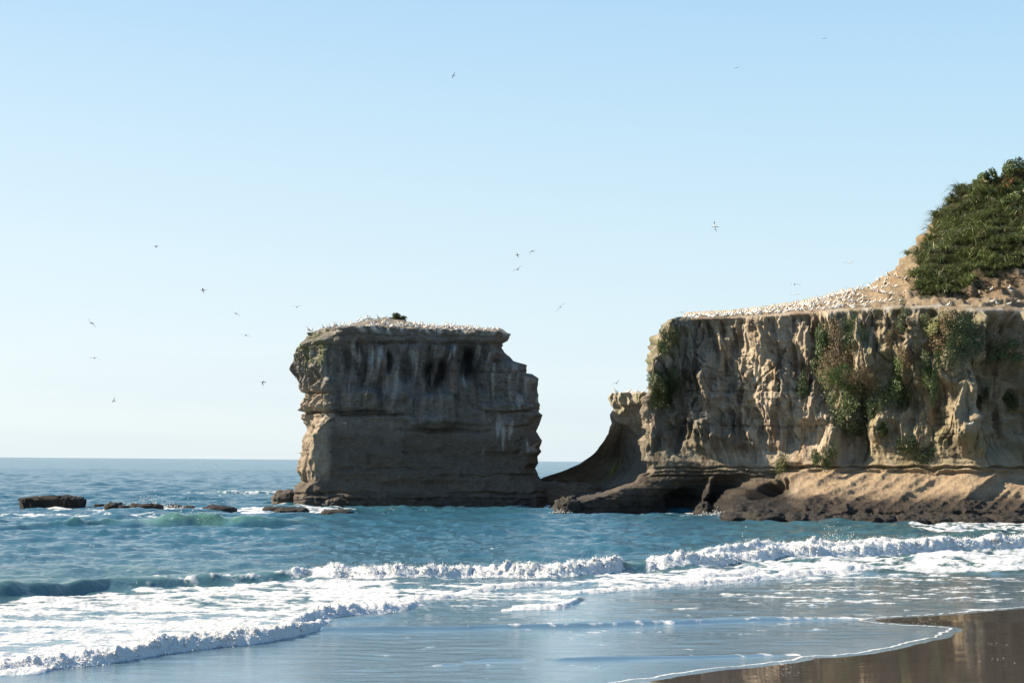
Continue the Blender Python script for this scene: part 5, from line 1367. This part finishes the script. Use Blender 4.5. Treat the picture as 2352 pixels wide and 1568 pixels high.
# cliff-top colony
GC = "gannets of the colony on the cliff top"
pg = np.array([(1562, 735), (1600, 722), (1700, 718), (1800, 704), (1890, 686), (1985, 655), (2040, 622), (2080, 640), (2085, 690), (2000, 706), (1880, 718), (1760, 726), (1640, 734)], float)
mk = in_poly(fx_, fy_, pg) & (tr_ > NWALL + .04)[:, None] & (tr_ < 15.0)[:, None]
idx = np.argwhere(mk); RNG.shuffle(idx)
pts = []
for i, j in idx:
    p = CLIFF[i, j]
    qx_, qy_ = fx_[i, j], fy_[i, j]
    gap = .34 if qx_ < 1960 else .9
    if qx_ > 1960 and random.random() < .4: continue
    if all((p[0] - q[0]) ** 2 + (p[1] - q[1]) ** 2 > gap * (1.3 if q[3] > 1960 else 1) for q in pts):
        pts.append((p[0], p[1], p[2], qx_, qy_))
    if len(pts) > 620: break
pts.sort(key=lambda q: q[1])
ind, crowd = pts[:190], pts[190:]
for p in ind:
    if p[3] < 1640: lab = "white gannet on the flat left end of the cliff top"
    elif p[3] < 1800: lab = "white gannet along the front rim of the cliff top, left half of the colony"
    elif p[3] < 1960: lab = "white gannet near the front rim of the cliff top, dense middle of the colony"
    else: lab = "white gannet on the open sandy slope below the flax, right end of the colony"
    put_gannet(p, lab, GC, None, random.uniform(.9, 1.1))
# the rest of the crowd, one joined mass of the same birds
def flat_tris(o):
    out = []
    for q in [o] + list(o.children):
        vv = np.array([v.co[:] for v in q.data.vertices]); fs = np.array([tuple(p.vertices) for p in q.data.polygons])
        out.append((vv, fs, q.data.materials[0]))
    return out
cv, cf, cm, mats = [], [], [], []
base = 0
parts_ = [flat_tris(p) for p in protos]
for p in crowd:
    a = random.choice((0, math.pi)) + random.uniform(-1, 1); s = random.uniform(.9, 1.1)
    Rz = np.array([[math.cos(a), -math.sin(a), 0], [math.sin(a), math.cos(a), 0], [0, 0, 1]]) * s
    for vv, fs, mt in parts_[random.choice((0, 0, 1))]:
        if mt not in mats: mats.append(mt)
        cv.append(vv @ Rz.T + np.array(p[:3])); cf.append(fs + base); cm.append(np.full(len(fs), mats.index(mt))); base += len(vv)
if cv:
    me = raw_mesh("gannet_colony", np.concatenate(cv), np.concatenate(cf))
    for mt in mats: me.materials.append(mt)
    me.polygons.foreach_set("material_index", np.concatenate(cm).astype(np.int32))
    link("gannet_colony", me, kind="stuff", label="dense mass of white gannets packed over the rear of the cliff top", cat="gannets")
# birds on the bare slope at the right
for px, py, lab, k in [(2250, 672, "gannet standing upright below the right edge of the flax", 0), (2277, 664, "gannet higher up the bare slope right of the flax", 0), (2318, 661, "upper gannet of a close pair on the bare slope", 0), (2322, 668, "lower gannet of a close pair on the bare slope", 0),
                       (2278, 688, "gannet resting near the white rim, left of two on the slope", 1), (2288, 686, "gannet resting just right of another near the white rim", 1), (2290, 697, "gannet on the white rim below the bare slope", 0), (2318, 695, "gannet sitting on the white rim at the right", 1),
                       (2336, 692, "rightmost gannet sitting at the end of the white rim", 1), (2178, 700, "gannet standing at the rim below the flax thicket", 0), (2075, 606, "gannet beside the skyline ledge, left of a pair", 0), (2083, 603, "gannet beside the skyline ledge, right of a pair", 0),
                       (2135, 612, "gannet on the orange bank beside the flax", 0), (2104, 636, "gannet at the left edge of the flax thicket", 1), (2230, 970, "gull perched on a pale ledge low on the right wall", 1)]:
    p, nn = on_cliff(px, py + 4, 5.0)
    put_gannet(p, lab, "gannets on the slope under the flax", k)

# ---- flying birds
def flyer(px, py, dist, yaw, roll, pitch, up_l, up_r, dark, label, sc=1.0):
    p = P(px, py, dist)
    body = lathe([((-.48, 0, 0), .012), ((-.3, 0, 0), .06), ((-.05, 0, 0), .10), ((.18, 0, .01), .095), ((.33, 0, .02), .055), ((.4, 0, .025), .045)])
    root = bpy.data.objects.new("flying_gannet", raw_mesh("bird_body", *body, M_WHITE)); COL.objects.link(root)
    root["label"] = label; root["category"] = "bird"; root["group"] = "birds flying in the sky"
    link("head", raw_mesh("bird_head", *lathe([((.38, 0, .025), .045), ((.46, 0, .035), .05), ((.5, 0, .03), .03), ((.6, 0, .02), .006)]), M_BUFF), root)
    link("tail", raw_mesh("bird_tail", *wing_mesh([(-.44, -.05, 0), (-.5, 0, 0), (-.44, .05, 0)], [.16, .22, .16], .012), M_DARK), root)
    for s, up in ((1, up_l), (-1, up_r)):
        def q(r, a): return (lerp(0.05, -.22, max(0, r - .45)) + .1 * min(r, .45), s * r * math.cos(a), r * math.sin(a))
        e1, e2 = up
        m1 = np.array(q(.45, e1)); tip = m1 + np.array([-.18, s * .5 * math.cos(e2), .5 * math.sin(e2)])
        v, f = wing_mesh([(.05, s * .04, .02), m1 * .55 + np.array([.03, 0, .01]), m1], [.2, .19, .17], .016)
        w_ = link("wing", raw_mesh("bird_wing", v, f, M_DARK if dark else M_WHITE), root)
        v, f = wing_mesh([m1, m1 * .5 + tip * .5, tip], [.17, .13, .03], .013)
        link("wing_tip", raw_mesh("bird_wing_tip", v, f, M_DARK), w_)
    root.location = p; root.rotation_euler = (roll, pitch, yaw); root.scale = (.88 * sc, .88 * sc, .88 * sc)
    return root
D2R = math.radians
FLY = [
    (1642, 521, 180, 190, -60, 0, (.15, .1), (.15, .25), False, "dark winged bird banking steeply high above the gap, nearest of the sky birds"),
    (1189, 619, 190, 250, 8, 0, (.75, .3), (.1, -.3), True, "bird with one raised and one flat wing, largest of three above the stack's right"),
    (1189, 585, 240, 190, -20, 0, (-.3, -.6), (.3, .1), True, "small bird just above the largest of three over the stack's right"),
    (1223, 577, 230, 240, 10, 0, (.1, -.8), (-.1, -.7), True, "bird with drooping wings, rightmost of three above the stack"),
    (1287, 705, 200, 260, 40, 0, (.1, .05), (-.05, -.1), True, "bird on a diagonal glide just right of the stack's top"),
    (1825, 653, 170, 250, -4, 0, (.2, -.6), (.35, -.9), False, "white bird with black drooping wing tips above the colony"),
    (1949, 603, 210, 268, 2, 0, (.05, 0), (.05, 0), False, "pale bird gliding level high above the colony"),
    (1822, 695, 190, 265, 15, 0, (.15, .0), (.1, .1), False, "white bird gliding low over the colony"),
    (1826, 677, 230, 262, 6, 0, (.2, -.1), (.2, -.1), False, "faint small bird between two larger ones over the colony"),
    (1980, 657, 178, 262, 42, 0, (.1, .05), (-.05, -.1), True, "dark bird rising on a diagonal off the colony's edge"),
    (467, 666, 200, 185, 0, 0, (.6, -.2), (-.4, -.4), True, "dark bird in side view over the left of the sea"),
    (359, 565, 260, 200, 20, 0, (-.7, -1.0), (.1, 0), True, "tiny dark bird high at the left with one wing down"),
    (542, 720, 210, 250, -25, 0, (.2, -.6), (.2, -.1), False, "faint white bird left of the stack with wings half folded"),
    (565, 770, 200, 260, -12, 0, (.15, -.5), (.15, .0), False, "white bird with long bowed wings left of the stack"),
    (682, 705, 210, 265, 0, 0, (.45, .15), (.45, .15), False, "white bird with raised wings just above the stack's left shoulder"),
    (211, 742, 180, 250, -40, 0, (.1, -.1), (.1, .0), False, "white bird gliding on a slant at the far left"),
    (217, 822, 200, 265, 0, 0, (.25, -.7), (.25, -.7), False, "pale bird with arched wings at the far left, lower than the slanting one"),
    (605, 877, 215, 200, 10, 0, (.1, -.9), (-.2, -1.2), True, "dark bird flapping downward beside the stack's overhang"),
    (262, 921, 290, 230, 30, 0, (.8, 1.0), (.2, .2), True, "tiny dark bird low over the sea at the left"),
    (1042, 174, 300, 210, 30, 0, (.3, .4), (-.1, -.1), True, "tiny bird high in the sky near the middle"),
    (1692, 156, 320, 250, 10, 0, (.1, .0), (.1, .0), True, "tiny bird very high in the right half of the sky"),
    (1893, 89, 340, 250, 0, 0, (.1, .0), (.1, .0), True, "faintest bird nearest the top of the sky"),
    (1416, 880, 240, 235, 10, 0, (.6, .8), (.1, .1), True, "small bird over the low spur in the gap"),
    (1565, 717, 205, 260, 5, 0, (.2, .0), (.2, -.2), False, "small white bird just above the cliff's left corner"),
    (690, 1040, 235, 240, 10, 0, (.5, .3), (.2, .1), False, "small bird crossing the horizon at the stack's left side"),
]
for (px, py, d_, yaw, ro, pi_, ul, ur, dk, lab) in FLY:
    flyer(px, py, d_, D2R(yaw), D2R(ro), D2R(pi_), ul, ur, dk, lab)

print("objects", len(bpy.data.objects), "polys", sum(len(o.data.polygons) for o in COL.objects if o.type == 'MESH'))
